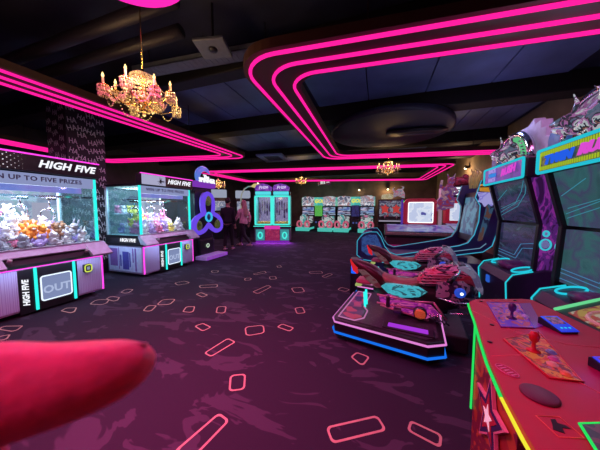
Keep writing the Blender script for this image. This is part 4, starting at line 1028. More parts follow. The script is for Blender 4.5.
def bike_ride(label, x, y, rz):
    t = thing('motorbike_ride', label, 'motorbike ride', (x, y, 0), rz, 'motorbike rides')
    # platform
    P = [(-.72, -.52), (.16, -.60), (.30, -.50), (.30, .50), (.16, .58), (-.66, .52), (-.74, .44), (-.76, -.44)]
    pl = MB().prism(P, .05, .23, 'z', .012).build('platform', BLACK, t)
    MB().prism(inset(P, .05), .23, .236, 'z').build('rubber_top', RUBBER, pl)
    MB().tube([(p[0], p[1], .205) for p in inset(P, -.008)], .010, 6, closed=True).build('pink_edge_light', glow('pink_edge', (.85, .25, .75), .9), pl)
    MB().tube([(p[0], p[1], .09) for p in inset(P, -.008)], .012, 6, closed=True).build('blue_edge_light', glow('blue_edge', (.01, .18, .95), .9), pl)
    mb = MB(); mb.tube([(-.70, -.46, .242), (-.52, -.48, .242), (-.44, -.38, .242), (-.44, -.18, .242), (-.50, -.08, .242), (-.50, .40, .242), (-.68, .42, .242)], .008, 6, closed=True)
    mb.build('pink_outline', glow('pink_outline', (.7, .25, .55), .7), pl)
    mb = MB(); mb.prism([(-.70, -.44), (-.54, -.45), (-.47, -.37), (-.47, -.2), (-.53, -.1), (-.53, .38), (-.68, .38)], .237, .241, 'z')
    mb.build('hexagon_decal', art('hexagon_decal', [(.02, .01, .03), (.45, .03, .07), (.06, .02, .08), (.3, .02, .1), (.03, .015, .04)], 11, .7, .2, 'voronoi'), pl)
    bar = MB().box(-.24, .22, -.50, -.36, .232, .25, .006).build('footboard', BLACK, pl)
    MB().box(-.19, .17, -.47, -.39, .248, .256, .003).build('purple_light_panel', glow('purple_panel', (.42, .04, .75), .9), bar)
    for s2 in (-1, 1):
        MB().cyl((-.49, s2*.05-.02, .235), (-.50, s2*.05-.02, .42), .014, seg=10).build('cyan_post_light', CYAN, pl)
    MB().box(.24, .52, -.28, .30, .03, .20, .02).build('motor_box', BLACK, pl)
    # support
    mb = MB(); mb.prism([(-.10, .23), (.14, .23), (.10, .42), (-.02, .42)], -.12, .12, 'y', .02); mb.cyl((.02, -.16, .36), (.02, .16, .36), .05)
    mb.build('pivot_stand', BLACK, t)
    # frame and lower body
    fb = MB().loft([(-.40, 0, .50, .06, .07), (-.22, 0, .47, .11, .11), (.05, 0, .46, .14, .13), (.30, 0, .47, .15, .15), (.48, 0, .52, .10, .12)], 16)
    fb.loft([(-.3, 0, .40, .03, .03), (-.1, 0, .36, .06, .06), (.2, 0, .34, .07, .07), (.36, 0, .36, .05, .06)], 12)
    fb = fb.build('frame_body', BLACK, t)
    for s2 in (-1, 1):
        ya, yb = sorted((s2*.145, s2*.175))
        MB().prism([(-.30, .55), (-.24, .60), (.08, .60), (.16, .555), (.08, .485), (-.08, .455), (-.22, .48)], ya, yb, 'y', .008).build('cyan_side_panel', BCY, fb)
        mb = MB().prism([(-.32, .44), (-.22, .47), (.02, .43), (.20, .42), (.28, .34), (.16, .27), (-.10, .31), (-.30, .35)], ya, yb, 'y', .008)
        mb.build('pink_side_panel', BPK, fb)
        mb = MB()
        for (p, q) in (((-.34, .455), (.05, .44)), ((.05, .44), (.22, .46)), ((-.34, .36), (.1, .36)), ((-.3, .34), (.18, .26)), ((.22, .46), (.34, .3))):
            mb.tube([(p[0], s2*.182, p[1]), (q[0], s2*.182, q[1])], .011, 6)
        mb.build('pink_frame_tube', pm('frame_pink', (.6, .3, .4), .35, .3), fb)
        ex = MB(); ex.cyl((.10, s2*.15, .33), (.10, s2*.225, .33), .07, .062, 18); ex = ex.build('exhaust_drum', GUNM, t)
        mb = MB(); mb.cyl((.10, s2*.222, .33), (.10, s2*.232, .33), .054, .05, 18)
        for k in range(4): mb.box(.055, .145, min(s2*.23, s2*.238), max(s2*.23, s2*.238), .295+k*.02, .304+k*.02)
        mb.build('orange_grille', pm('grille_orange', (.75, .24, .08), .4, emit=(.9, .25, .06), es=.12), ex)
        mb = MB()
        for k in range(4): mb.tube([(.18+k*.035, s2*.16, .36), (.20+k*.035, s2*.19, .30), (.26+k*.035, s2*.16, .24)], .010, 6)
        mb.build('exhaust_pipe', CHROME, t)
        fp = MB(); fp.box(-.16, -.08, min(s2*.18, s2*.27), max(s2*.18, s2*.27), .31, .345, .008); fp.box(-.24, -.20, min(s2*.15, s2*.2), max(s2*.15, s2*.2), .33, .46, .01)
        fp.build('footrest', GUNM, t)
    # tail, seat, tank, fairing
    tl = MB().loft([(-.67, 0, .775, .03, .025), (-.60, 0, .75, .07, .045), (-.50, 0, .70, .10, .075), (-.38, 0, .64, .12, .09), (-.26, 0, .57, .11, .07), (-.18, 0, .53, .09, .05)], 14).build('tail', TAILM, t)
    MB().prism([(-.69, .79), (-.655, .66), (-.60, .62), (-.62, .74)], -.045, .045, 'y', .008).build('tail_light', glow('tail_red', (.75, .02, .03), .8), tl)
    for s2 in (-1, 1):
        ya, yb = sorted((s2*.095, s2*.13))
        MB().prism([(-.58, .70), (-.50, .70), (-.36, .60), (-.30, .52), (-.36, .51), (-.48, .60)], ya, yb, 'y', .006).build('tail_flash', art('tail_flash', [(.55, .06, .12), (.75, .35, .4), (.1, .02, .04)], 14, .15, .5, stretch=(.6, 1, 1.5)), tl)
    mb = MB(); mb.box(-.60, -.42, -.10, .10, .52, .57, .02); mb.build('rear_bracket', pm('bracket_pink', (.45, .12, .2), .4), tl)
    MB().box(-.62, -.55, -.05, .05, .47, .5, .006).build('number_plate_light', glow('plate_yellow', (.55, .65, .2), .6), tl)
    MB().loft([(-.34, 0, .655, .07, .03), (-.26, 0, .605, .12, .045), (-.12, 0, .575, .13, .045), (.02, 0, .585, .12, .045), (.10, 0, .615, .09, .04)], 14).build('seat', SEATB, t)
    tk = MB().loft([(.06, 0, .63, .06, .05), (.14, 0, .67, .13, .09), (.28, 0, .71, .155, .11), (.42, 0, .72, .16, .12), (.54, 0, .71, .13, .10), (.60, 0, .69, .08, .06)], 16).build('tank', BRED_P, t)
    for s2 in (-1, 1):
        mb = MB()
        for k in range(4): mb.tube([(.08+k*.02, s2*(.125+.006*k), .63+k*.035), (.26, s2*.166, .66+k*.03), (.44, s2*.15, .70+k*.018)], .006, 5)
        mb.build('tank_stripe', pm('stripe_pale', (.75, .35, .42), .35), tk)
    fa = MB().loft([(.24, 0, .60, .17, .14), (.36, 0, .60, .20, .16), (.47, 0, .57, .19, .18), (.56, 0, .55, .13, .15), (.61, 0, .53, .05, .07)], 16).build('front_fairing', art('fairing_dark_print', [(.02, .02, .04), (.05, .03, .08), (.4, .3, .4), (.02, .03, .08), (.25, .05, .2)], 7, 0, 1.2, rough=.2), t)
    for s2 in (-1, 1):
        MB().tube([(.26, s2*.19, .52), (.42, s2*.225, .50), (.62, s2*.16, .515), (.66, s2*.09, .47), (.52, s2*.19, .40), (.36, s2*.2, .38)], .009, 6).build('silver_trim', CHROME, fa)
        MB().sph((.44, s2*.195, .60), (.05, .03, .05), 14).build('blue_lamp', pm('lamp_blue', (.02, .05, .4), .15, emit=(.02, .12, .9), es=.5), fa)
        MB().sph((.45, s2*.222, .60), (.016, .01, .016), 8).build('lamp_core', WHITEG, fa)
    MB().loft([(.40, 0, .80, .10, .02), (.47, 0, .81, .12, .05), (.54, 0, .77, .13, .08), (.61, 0, .68, .11, .08), (.65, 0, .60, .06, .04)], 14).build('windscreen', art('windscreen_print', [(.18, .14, .32), (.35, .3, .5), (.22, .18, .35), (.5, .5, .65)], 6, .35, .8, rough=.12), t)
    mb = MB(); mb.tube([(.36, -.30, .76), (.42, -.22, .80), (.46, 0, .80), (.42, .22, .80), (.36, .30, .76)], .014, 8)
    hb = mb.build('handlebar', CHROME, t)
    for s2 in (-1, 1): MB().cyl((.38, s2*.28, .772), (.33, s2*.36, .74), .022, seg=10).build('grip', BLACK, hb)
    MB().box(.44, .50, -.08, .08, .80, .86, .01).build('dashboard', GUNM, hb)
    return t
bike_ride('motorbike ride nearest the camera with red tank on a pink and blue lit platform', .36, 2.88, R(-8))
bike_ride('second motorbike ride, standing behind the nearer motorbike', .50, 4.15, R(-8))
# blue lit steps behind the second motorbike
t = thing('blue_lit_post', 'small blue lit box post at the tail of the second motorbike', 'post light', (-.33, 3.98, 0))
MB().box(-.10, .10, -.08, .08, 0, .60, .01).build('post', BLACK, t)
MB().box(-.085, .0, -.095, -.075, .36, .5, .006).build('blue_panel', BLUEL, t)
MB().box(.0, .09, -.095, -.075, .46, .60, .006).build('upper_blue_panel', BLUEL, t)

# ------------------------------------------------------------------ tall race-screen cabinets on the right
LITSCR = {}
def line_set(mb, lines, M, r=.006):
    for ln in lines:
        mb.tube([M @ Vector((p[0], 0, p[1])) for p in ln], r, 5)
def race_screen(label, x, y, name_top, name_bot, big, scr, low):
    t = thing('race_screen_cabinet', label, 'racing game', (x, y, 0), -PI/2, 'tall motorbike race screens')
    W = .52
    prof = [(.12, .03), (.62, .03), (.62, 2.05), (.08, 2.05), (.0, 1.80), (.15, 1.24), (.12, .70)]
    body = MB()
    for sg in (-1, 1):
        a, b = sorted((sg*W, sg*(W-.06))); body.prism(prof, a, b, 'x', .008)
    body.box(-W+.05, W-.05, .26, .60, .05, 2.03)
    cab = body.build('cabinet', BLACK, t)
    for sg in (-1, 1):
        a, b = sorted((sg*W, sg*(W+.008)))
        MB().prism([(.15, .1), (.60, .1), (.60, 1.95), (.07, 1.95), (.04, 1.80), (.185, 1.24), (.155, .70)], a, b, 'x').build('side_art', art('side_purple_print', [(.05, .01, .10), (.18, .03, .35), (.5, .05, .6), (.10, .02, .22), (.03, .01, .06)], 5, .35, 2., stretch=(1, 1.5, .6)), cab)
        for y0, zz, r in ((.215, 1.0, .05), (.215, 1.13, .025), (.36, .98, .05), (.36, 1.12, .025)):
            MB().tube([(sg*(W+.012), y0+r*math.cos(q), zz+r*1.25*math.sin(q)) for q in [2*PI*k/24 for k in range(24)]], .010, 6, closed=True).build('speaker_ring', glow('ring_cyan', (.05, .6, .75), .85), cab)
            MB().sph((sg*(W+.005), y0, zz), (.012, r*.75, r*.9), 12).build('speaker_cone', pm('cone_lilac', (.25, .25, .5), .4, emit=(.3, .35, .7), es=.3), cab)
    up = MB().prism([(.045, 1.80), (.19, 1.25), (.24, 1.265), (.10, 1.815)], -W+.06, W-.06, 'x').build('upper_screen', scr, t)
    lo = MB().prism([(.185, 1.21), (.16, .66), (.22, .66), (.245, 1.21)], -W+.06, W-.06, 'x').build('lower_screen', low, t)
    # thin glowing cyan lines laid on the glass
    def U(p):   # point on the sloping screen: p = (x, 0..1 upwards)
        f = p[2]; return Vector((p[0]*.85, .19-.145*f-.004, 1.25+.55*f))
    mb = MB()
    for ln in ([(-.5, .22), (.05, .45), (.3, .72), (.42, .95)], [(-.5, .14), (.1, .38), (.38, .66), (.5, .95)], [(-.5, .55), (-.1, .8)], [(-.45, .32), (.2, .52)]):
        mb.tube([U((p[0], 0, p[1])) for p in ln], .004, 5)
    mb.build('screen_line', glow('screen_line_cyan', (.06, .30, .42), .7), up)
    mb = MB()
    for ln in ([(-.53, .80), (.0, .78), (.15, .95), (.5, 1.0)], [(-.53, .76), (.05, .74), (.2, .9), (.53, .94)], [(-.53, .70), (.53, .68)]):
        mb.tube([(p[0]*.85, .16+.0455*(p[1]-.66)-.004, p[1]) for p in ln], .004, 5)
    mb.build('screen_line', glow('screen_line_blue', (.08, .28, .55), .7), lo)
    # marquee
    mq = MB().box(-W-.04, W+.04, -.03, .12, 1.79, 2.04, .02).build('marquee', BLACK, t)
    pts = [(p[0], -.045, p[1]) for p in rrect(-W-.02, W+.02, 1.80, 2.03, .02, 3)]
    MB().tube(pts, .016, 8, closed=True).build('cyan_rim', glow('rim_cyan', (.02, .55, .68), .95), mq)
    MB().box(-W+.01, W-.01, -.045, -.03, 1.815, 2.015).build('sign_face', big, mq)
    if name_bot is None:
        mb = MB()
        for k in range(40):
            xx = -W+.03+k*.0255
            mb.box(xx, xx+.012, -.05, -.045, 1.965, 2.008); mb.box(xx, xx+.012, -.05, -.045, 1.822, 1.86)
        mb.box(-W+.02, -W+.035, -.05, -.045, 1.83, 2.0); mb.build('green_tick_print', glow('tick_green', (.45, .6, .03), .8), mq)
        MB().text('TWIN', facing(-.24, -.055, 1.91, '-y'), .115, shear=.3, ext=.006, bold=.006, sx=1.2).build('blue_lettering', glow('name_blue', (.02, .12, .85), .9), mq)
        MB().text('RUSH', facing(.2, -.055, 1.918, '-y'), .12, shear=.3, ext=.006, bold=.006, sx=1.25).build('magenta_lettering', glow('name_magenta', (.8, .08, .7), .9), mq)
    else:
        MB().text(name_top, facing(-.25, -.055, 1.98, '-y'), .075, ext=.004, bold=.003, sx=1.2).build('upper_lettering', glow('name_lilac', (.45, .35, .9), .8), mq)
        MB().text('TWIN', facing(-.25, -.055, 1.915, '-y'), .075, ext=.004, bold=.003, sx=1.2).build('blue_lettering', glow('name_cyanblue', (.05, .3, .9), .8), mq)
        MB().text(name_top, facing(-.25, -.055, 1.85, '-y'), .075, ext=.004, bold=.003, sx=1.2).build('lower_lettering', glow('name_lilac', (.45, .35, .9), .8), mq)
        MB().text('RUSH', facing(.2, -.055, 1.925, '-y') @ Matrix.Rotation(.08, 4, 'Z'), .13, shear=.3, ext=.004, bold=.004, sx=1.1).build('magenta_lettering', glow('name_magenta', (.8, .08, .7), .9), mq)
    # topper: mechanical heads under an arch, jagged lavender backing
    tp = MB().prism([(-.42, 2.14), (-.42, 2.36), (-.30, 2.52), (-.12, 2.60), (.1, 2.60), (.22, 2.66), (.24, 2.58), (.36, 2.60), (.37, 2.5), (.47, 2.48), (.46, 2.38), (.56, 2.34), (.52, 2.24), (.60, 2.14)], .18, .30, 'x' if False else 'y', .01)
    tp = tp.build('topper_backing', pm('topper_lavender', (.5, .45, .62), .5, emit=(.5, .45, .75), es=.12), t, (0, 0, -.10))
    mb = MB(); pts = [(-.02+.40*math.cos(q), .10, 2.16+.36*math.sin(q)) for q in [PI*k/16 for k in range(17)]]
    mb.tube(pts, .045, 8); mb.build('arch', CHROME, tp)
    MB().tube([(-.02+.33*math.cos(q), .06, 2.16+.30*math.sin(q)) for q in [PI*k/20 for k in range(1, 9)]], .03, 8).build('green_light', glow('topper_green', (.12, .6, .25), .8), tp)
    rd = random.Random(4)
    CH2 = art('chrome_multicolour', [(.10, .16, .24), (.03, .03, .05), (.42, .16, .4), (.6, .66, .7), (.02, .02, .04), (.5, .2, .12), (.3, .5, .5)], 7, .6, 1.0, rough=.15)  # bright highlights of the chrome put into glowing colour patches
    mb = MB()
    for (cx, cz, tilt) in ((-.26, 2.33, .35), (.06, 2.28, -.1)):                    # two machine heads with snout, brow horns and jaw
        K = Matrix.Translation((cx, 0, cz)) @ Matrix.Rotation(tilt, 4, 'Y')
        mb.M = K
        mb.loft([(-.20, .02, -.03, .035, .03), (-.10, .04, .0, .06, .05), (.02, .08, .03, .09, .08), (.12, .12, .04, .08, .08), (.2, .14, .0, .05, .05)], 12)
        mb.loft([(-.16, .02, -.08, .03, .02), (-.04, .05, -.09, .05, .03), (.08, .09, -.06, .05, .04)], 10)
        for s2 in (-1, 1):
            mb.tube([(.04, .08+s2*.06, .09), (.08, .08+s2*.08, .17), (.02, .08+s2*.09, .24)], [.022, .016, .004], 6)
            mb.sph((-.02, .06+s2*.07, .05), .018, 8)
        for k in range(6): mb.tube([(.10+.02*k, .05, .08-.03*k), (.22+.02*k, .04, .10-.05*k)], [.018, .008], 6)
    mb.M = Matrix.Identity(4)
    for k in range(10):
        a = rd.uniform(.2, 2.9); mb.tube([(.0, .12, 2.2), (.30*math.cos(a), .05, 2.18+.28*math.sin(a))], [.03, .012], 6)
    mb.build('machine_heads', CH2, tp)
    MB().lathe([(.02, -.02), (.14, -.02), (.15, 0), (.14, .02), (.02, .02)], seg=20).build('blue_disc', pm('disc_blue', (.06, .12, .35), .4, emit=(.05, .2, .6), es=.25), tp, (-.50, .1, 2.24), (PI/2, 0, 0))
    # console in front with two cyan ovals
    C = MB().prism([(-.12, .02), (-.15, .52), (-.09, .61), (.22, .70), (.28, .70), (.28, .02)], -.42, .42, 'x', .015).build('console', pm('console_dark', (.03, .025, .06), .3), t, (.15, 0, 0))
    for sg in (-1, 1):
        xx = sg*.415
        MB().tube([(xx, -.125, .04), (xx, -.158, .52), (xx, -.095, .62), (xx, .10, .675)], .008, 6).build('cyan_edge_light', glow('edge_cyan', (.02, .62, .75), .95), C)
        MB().tube([(sg*.28+.085*math.cos(q), .06+.10*math.sin(q), .665+.30*.10*math.sin(q)) for q in [2*PI*k/28 for k in range(28)]], .010, 6, closed=True).build('cyan_oval_ring', glow('oval_cyan', (.02, .62, .8), .95), C)
    MB().loft([(-.16, .08, .66, .12, .04), (0, .08, .67, .15, .065), (.16, .08, .66, .12, .04)], 14).build('purple_dome', pm('dome_purple', (.14, .03, .16), .3), C)
    MB().box(-.13, -.05, -.165, -.14, .38, .48, .006).build('blue_card_screen', glow('card_blue', (.03, .15, .8), .7), C)
    lamp('topper_fill_lamp', 'POINT', (x-.32, y-.1, 2.42), (.8, .85, 1.), 2.2, radius=.05)  # added fill in front of the topper, brightening the heads
    lamp('marquee_lamp', 'AREA', (x-.10, y, 1.77), (.15, .6, .8), 2.0, .25, 1.0, (0, R(50), 0))
    return t
SGN1 = art('sign_indigo', [(.05, .03, .3), (.12, .04, .45), (.2, .04, .5), (.04, .03, .25)], 5, .7, .6)
SGN2 = art('sign_olive', [(.03, .06, .02), (.06, .12, .02), (.12, .2, .03), (.02, .05, .03)], 5, .6, .6)
SCR1 = art('screen_dark_blue', [(.012, .02, .05), (.02, .035, .09), (.05, .04, .12), (.015, .02, .05), (.06, .09, .16)], 3, .6, 1.2, rough=.12, stretch=(1, 1, 2.5), const=False)
SCR2 = art('screen_teal', [(.02, .085, .10), (.03, .13, .14), (.05, .06, .13), (.03, .11, .12), (.02, .07, .08)], 2.2, .75, 1.0, rough=.2, const=False)
race_screen('tall race-screen cabinet with purple sign, behind the second motorbike', 1.65, 4.05, 'RACE', 'x', SGN1, SCR1, SCR1)
race_screen('tallest race-screen cabinet with green and magenta sign at the right edge', 1.65, 2.70, '', None, SGN2, SCR2, SCR2)

# ------------------------------------------------------------------ red joystick table at lower right
REDT = pm('red_deck', (.40, .008, .055), .5, var=.06, spec=.25)
t = thing('joystick_table', 'red arcade control table with joysticks and green and yellow lit edge, nearest the camera', 'arcade table', (0, 0, 0))
FRONT = [(.58, 1.70), (.53, 1.64), (.505, 1.52), (.485, 1.41), (.44, 1.21), (.40, 1.02), (.373, .84), (.36, .70), (.352, .5), (.36, .3), (.39, -.1)]
DECK = FRONT+[(1.02, -.1), (1.02, .85), (.97, 1.41), (.91, 1.80), (.86, 1.80)]
deck = MB().prism(DECK, .83, .86, 'z').build('deck', REDT, t)
def edge(y0, y1, mat, nm):
    pts = [(p[0]-.006, p[1], .843) for p in FRONT if y0 <= p[1] <= y1]
    MB().tube(pts, .0055, 6).build(nm, mat, deck)
edge(.83, 1.8, GREENL, 'green_edge_light'); edge(-.2, .85, YELL, 'yellow_edge_light')
MB().tube([(.91+.006, 1.80, .843), (.58, 1.71, .843)], .008, 6).build('dark_edge_trim', BLACK, deck)
mb = MB()
for ln in ([(.50, 1.5), (.60, 1.30), (.75, 1.24), (.97, 1.27)], [(.42, 1.05), (.55, 1.10), (.66, .92), (.80, .86)], [(.56, 1.66), (.62, 1.56), (.80, 1.55)]):
    mb.tube([(p[0], p[1], .8602) for p in ln], .0016, 4)
mb.build('zone_line', pm('zone_line_pink', (.75, .2, .22), .5), deck)
def artpanel(name, q, cols, rim, tick=None):
    z = .8605
    a = sum(q[i][0]*q[(i+1) % len(q)][1]-q[(i+1) % len(q)][0]*q[i][1] for i in range(len(q)))
    if a < 0: q = q[::-1]
    o = MB().prism(q, z, z+.003, 'z').build('player_panel', art(name, cols, 13, .8, 1.5, rough=.6), deck)
    MB().tube([(p[0], p[1], z+.003) for p in q], .0035, 5, closed=True).build('panel_rim', rim, o)
    return o
A1 = artpanel('player_art_violet', [(.624, 1.655), (.80, 1.70), (.70, 1.36), (.56, 1.324)], [(.02, .01, .15), (.35, .03, .1), (.1, .02, .4), (.5, .1, .1), (.12, .02, .35), (.3, .02, .1)], pm('rim_violet_matte', (.2, .06, .5), .4))
MB().prism([(.80, 1.70), (.866, 1.73), (.755, 1.40), (.70, 1.36)], .8605, .8625, 'z').build('instruction_strip', art('instruction_print', [(.2, .05, .3), (.35, .1, .45), (.15, .03, .25)], 25, 0, .2, 'wave'), A1)
A2 = artpanel('player_art_red', [(.52, 1.20), (.70, 1.32), (.637, .975), (.547, .967)], [(.5, .01, .01), (.6, .12, .02), (.15, .005, .02), (.6, .03, .02), (.3, .05, .15), (.05, .01, .03)], pm('rim_red', (.6, .03, .05), .4))
def joystick(x, y, mat):
    mb = MB(); mb.lathe([(.022, 0), (.020, .005), (.007, .010), (.006, .034), (.014, .044), (.017, .062), (.012, .076), (.002, .08)], (x, y, .863), 16)
    mb.build('joystick', mat, deck)
joystick(.655, 1.45, pm('stick_violet', (.06, .03, .16), .3)); joystick(.588, 1.135, pm('stick_red', (.55, .02, .03), .3))
def buttons(pts, cols, par):
    for (x, y), c in zip(pts, cols):
        MB().lathe([(.016, 0), (.016, .004), (.012, .004), (.011, .009), (.002, .010)], (x, y, .8635), 14).build('button', pm('button_%d%d%d' % tuple(int(9*v) for v in c), c, .3, emit=c, es=.25), par)
buttons([(.70, 1.52), (.735, 1.555), (.695, 1.46), (.73, 1.49)], [(.5, .2, .4), (.2, .1, .5), (.5, .15, .1), (.35, .2, .5)], A1)
buttons([(.60, 1.05), (.625, 1.09), (.645, 1.14), (.61, 1.0)], [(.6, .2, .2), (.4, .05, .2), (.15, .1, .3), (.6, .1, .05)], A2)
MB().lathe([(.045, 0), (.045, .004), (.04, .007), (.002, .007)], (.47, .866, .86), 24).build('round_grille', pm('grille_maroon', (.10, .02, .05), .5), deck)
mb = MB()
for k in range(5): mb.box(-.028+.012*k, -.022+.012*k, -.01-.003*(k % 2), .012, 0, .0015)
mb.tube([(.035*math.cos(q), .022*math.sin(q), .001) for q in [2*PI*k/20 for k in range(20)]], .002, 4, closed=True)
mb.build('badge_print', pm('badge_pale', (.6, .2, .35), .5), deck, (.433, .967, .8605), (0, 0, R(-60)))
sq = MB(); sq.tube([(-.03, -.03, 0), (.03, -.03, 0), (.03, .03, 0), (-.03, .03, 0)], .0018, 4, closed=True)
sq = sq.build('icon_frame', pm('icon_orange', (.75, .2, .12), .5), deck, (.452, .752, .8605), (0, 0, R(15)))
mb = MB(); mb.prism([(-.024, -.01), (-.005, -.02), (.004, -.004), (.024, -.006), (.02, .004), (.006, .01), (.012, .022), (-.002, .02), (-.012, .004)], 0, .001, 'z'); mb.build('icon_print', MATTE, sq)
for x, y in ((.53, 1.34), (.60, 1.67), (.80, 1.75), (.455, 1.16)):
    MB().lathe([(.009, 0), (.009, .003), (.002, .004)], (x, y, .86), 12).build('bolt', BLACK, deck)
pp = MB().prism([(.50, .765), (.68, .83), (.70, .42), (.42, .42)], .8605, .872, 'z').build('dark_panel', art('dark_panel_print', [(.03, .02, .03), (.12, .05, .06), (.02, .02, .02), (.2, .1, .12)], 14, 0, 1.), deck)
MB().tube([(.68, .83, .870), (.50, .765, .870), (.42, .42, .870)], .004, 6).build('green_rim_light', GREENL, pp)
# under the deck
pd = MB().prism([(.505, 1.44), (.56, 1.56), (.90, 1.56), (.90, 1.06), (.52, 1.06)], 0.02, .83, 'z', .008).build('pedestal', art('pedestal_print', [(.30, .04, .03), (.45, .12, .04), (.18, .02, .05), (.38, .08, .03), (.12, .04, .10)], 4, 0, 1., rough=.35), t)
SX = .497
def star(cy, cz, r, r2, n=5, rot=0.):
    return [(cy+(r if k % 2 == 0 else r2)*math.cos(PI*k/n+PI/2+rot), cz+1.35*(r if k % 2 == 0 else r2)*math.sin(PI*k/n+PI/2+rot)) for k in range(2*n)]
for nm, m_, r, xo in (('star_outline', pm('star_pink', (.75, .35, .4), .5), .15, 0), ('star_navy', pm('star_navy', (.04, .03, .12), .5), .128, .002), ('star_red', pm('star_red', (.45, .03, .06), .5), .085, .004), ('star_core', pm('star_white', (.85, .75, .8), .5, emit=(.9, .8, .85), es=.35), .045, .006)):
    MB().prism(star(1.235, .47, r, r*.42), SX-xo-.002, SX-xo+.012, 'x').build(nm, m_, pd)
mb = MB(); rd = random.Random(9)
for k in range(16):
    mb.tube([(SX-.002, 1.22+rd.uniform(-.02, .03), .74), (SX-.004, 1.22+rd.uniform(-.12, .14), .74+rd.uniform(-.12, .08))], [.006, .001], 4)
mb.build('burst_print', pm('burst_lilac', (.4, .35, .6), .5), pd)
MB().box(.55, 1.0, -.1, 1.05, .02, .83, .01).build('lower_cabinet', BLACK, t)
MB().box(.496, .504, 1.445, 1.457, .33, .825, .002).build('green_leg_light', GREENL, pd)
def reader(x, y, rz, lab):
    r = thing('card_reader', lab, 'card reader', (x, y, .8605), rz, 'blue card readers on the red table')
    r.scale = (.72,)*3
    MB().prism([(-.075, 0), (-.075, .012), (.055, .05), (.07, .045), (.07, 0)], -.055, .055, 'x', .004).build('wedge', BLACK, r)
    MB().prism([(-.078, .014), (.052, .053), (.052, .057), (-.078, .019)], -.057, .057, 'x').build('blue_face', pm('reader_blue', (.01, .03, .5), .3, emit=(.01, .05, .9), es=.6), r)
    K = Matrix.Translation((0, .015, .0455)) @ Matrix.Rotation(math.atan2(.039, .13), 4, 'X')
    MB().box(-.042, .042, -.034, .03, .0, .0035, .002, M=K).build('screen', art('reader_display', [(.08, .02, .08), (.55, .12, .4), (.2, .04, .15)], 60, .5, .6), r)
    for k in (-1, 0, 1): MB().sph((k*.026, -.05, .0275), (.007, .007, .003), 8).build('indicator_light', CYANB, r)
    lamp('reader_lamp', 'POINT', (x-.09, y-.02, .9), (.1, .15, 1.), .06, radius=.03)
    return r
reader(.805, 1.40, R(20), 'blue card reader at the far end of the red joystick table')
reader(.775, 1.06, R(20), 'second blue card reader cut by the right photo edge on the red table')
# second art-covered deck beyond
t = thing('art_control_deck', 'control deck with bright burst artwork and green lit edge at the right edge', 'arcade table', (0, 0, 0))
dk = MB().prism([(1.06, 1.86), (1.10, 1.34), (1.56, 1.30), (1.56, 2.23)], .75, .79, 'z').build('deck', BLACK, t)
MB().prism([(1.10, 1.83), (1.13, 1.38), (1.53, 1.34), (1.53, 2.15)], .7905, .794, 'z').build('art_print', art('burst_art', [(.45, .02, .03), (.8, .5, .08), (.7, .08, .05), (.85, .75, .55), (.35, .05, .3), (.75, .3, .05)], 4.2, .35, 2.), dk)
MB().tube([(1.06, 1.865, .795), (1.56, 2.24, .795)], .010, 8).build('green_edge_light', glow('green_pale_led', (.15, .7, .3), .95), dk)
mb = MB(); mb.tube([(1.32+.18*math.cos(q)+.05*math.sin(q), 1.74+.16*math.sin(q), .797) for q in [2*PI*k/32 for k in range(32)]], .012, 5, closed=True)
mb.build('oval_print', pm('oval_pale', (.7, .45, .4), .4, emit=(.8, .4, .3), es=.15), dk)
MB().prism([(1.16, 1.80), (1.2, 1.42), (1.5, 1.38), (1.5, 2.05)], .02, .75, 'z', .01).build('pedestal', BLACK, t)

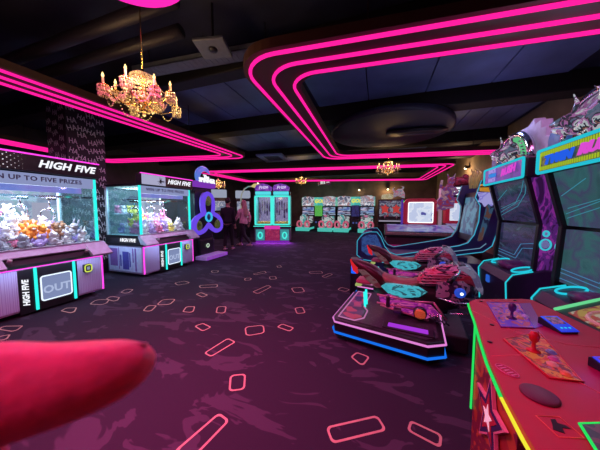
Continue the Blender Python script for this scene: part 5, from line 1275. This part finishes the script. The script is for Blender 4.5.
# ------------------------------------------------------------------ finger in front of the lens
def view(px, py, d): return Vector(((px-300)/235*d, (225-py)/235*d, -d))
FING = pm('finger_skin', (.85, .16, .30), .5, nscale=300, var=.1, bump=.08)
for nd in FING.node_tree.nodes:
    if nd.type == 'BSDF_PRINCIPLED':
        nd.inputs['Subsurface Weight'].default_value = .7; nd.inputs['Subsurface Radius'].default_value = (.01, .003, .002); nd.inputs['Subsurface Scale'].default_value = 1.3
def smooth_hand():
    mb = MB()
    cl = [(-130, 420, 60, .050), (-60, 405, 56, .051), (0, 393, 48, .053), (40, 387, 41, .055), (75, 380, 36, .057), (100, 374, 32, .059), (120, 368, 28, .0605), (136, 362, 22, .0615), (146, 357, 15, .062), (152, 353, 8, .0622)]
    mb.tube([view(p[0], p[1], p[3]) for p in cl], [p[2]*p[3]/235 for p in cl], 20)
    k = view(-130, 420, .05)
    mb.sph(k+Vector((-.045, -.006, .004)), (.042, .030, .018), 20)                       # palm beyond the left edge
    mb.tube([k+Vector((-.02, 0, 0)), k+Vector((-.05, -.006, .002)), k+Vector((-.10, -.02, .004)), k+Vector((-.17, -.05, .01))], [.013, .022, .023, .024], 20)
    for j in range(3):                                                                  # curled fingers
        b = k+Vector((-.020-.004*j, -.014-.015*j, .004))
        mb.tube([b+Vector((-.02, 0, .0)), b+Vector((.012, -.006, -.002)), b+Vector((.022, -.008, -.018)), b+Vector((.008, -.008, -.030)), b+Vector((-.012, -.006, -.026))], [.010, .0095, .009, .008, .006], 12)
    b = k+Vector((-.055, .018, .0)); mb.tube([b, b+Vector((-.004, .020, -.004)), b+Vector((-.002, .042, -.007)), b+Vector((.002, .052, -.008))], [.013, .011, .009, .004], 12)
    me = bpy.data.meshes.new('hand'); mb.bm.to_mesh(me); mb.bm.free()
    o = bpy.data.objects.new('hand', me); COL.objects.link(o)
    r = o.modifiers.new('r', 'REMESH'); r.mode = 'VOXEL'; r.voxel_size = .0011
    s_ = o.modifiers.new('s', 'SMOOTH'); s_.factor = .5; s_.iterations = 10
    bpy.context.view_layer.update(); dg = bpy.context.evaluated_depsgraph_get()
    m2 = bpy.data.meshes.new_from_object(o.evaluated_get(dg)); bpy.data.objects.remove(o)
    q = MB(); q.bm.from_mesh(m2)
    for f in q.bm.faces: f.smooth = True
    return q
t = thing('hand', 'pink-lit fingertip poking in from the lower left close to the lens', 'hand', cam.location, 0)
t.rotation_euler = cam.rotation_euler
smooth_hand().build('finger', FING, t)
nl = MB(); a = view(82, 355, .0600); b = view(147, 345, .0625)
nl.tube([a, a.lerp(b, .3)+Vector((0, .0003, 0)), a.lerp(b, .7)+Vector((0, .0003, 0)), b], [.0006, .0014, .0014, .0006], 12)
nl.build('fingernail', pm('nail', (.95, .3, .4), .4), t)
# fill lamps added above the cabinets' toppers and headers to brighten the ceiling
for x, y, z, c, e in ((1.6, 4.05, 2.62, (.45, .5, 1.), 3), (1.6, 2.7, 2.62, (.4, .5, 1.), 3), (-4.6, 1.97, 2.35, (.6, .6, 1.), 1.2), (-4.7, 4.2, 2.35, (.6, .6, 1.), 1.5), (-4.5, 9.4, 2.75, (.5, .4, 1.), 4),
                      (-3.84, 15.3, 2.5, (.5, .8, .9), 8), (-1.42, 15.3, 2.5, (.5, .8, .9), 8), (1.9, 5.4, 2.2, (.6, .45, 1.), 5)):
    lamp('topper_fill_lamp', 'POINT', (x, y, z), c, e, radius=.08)
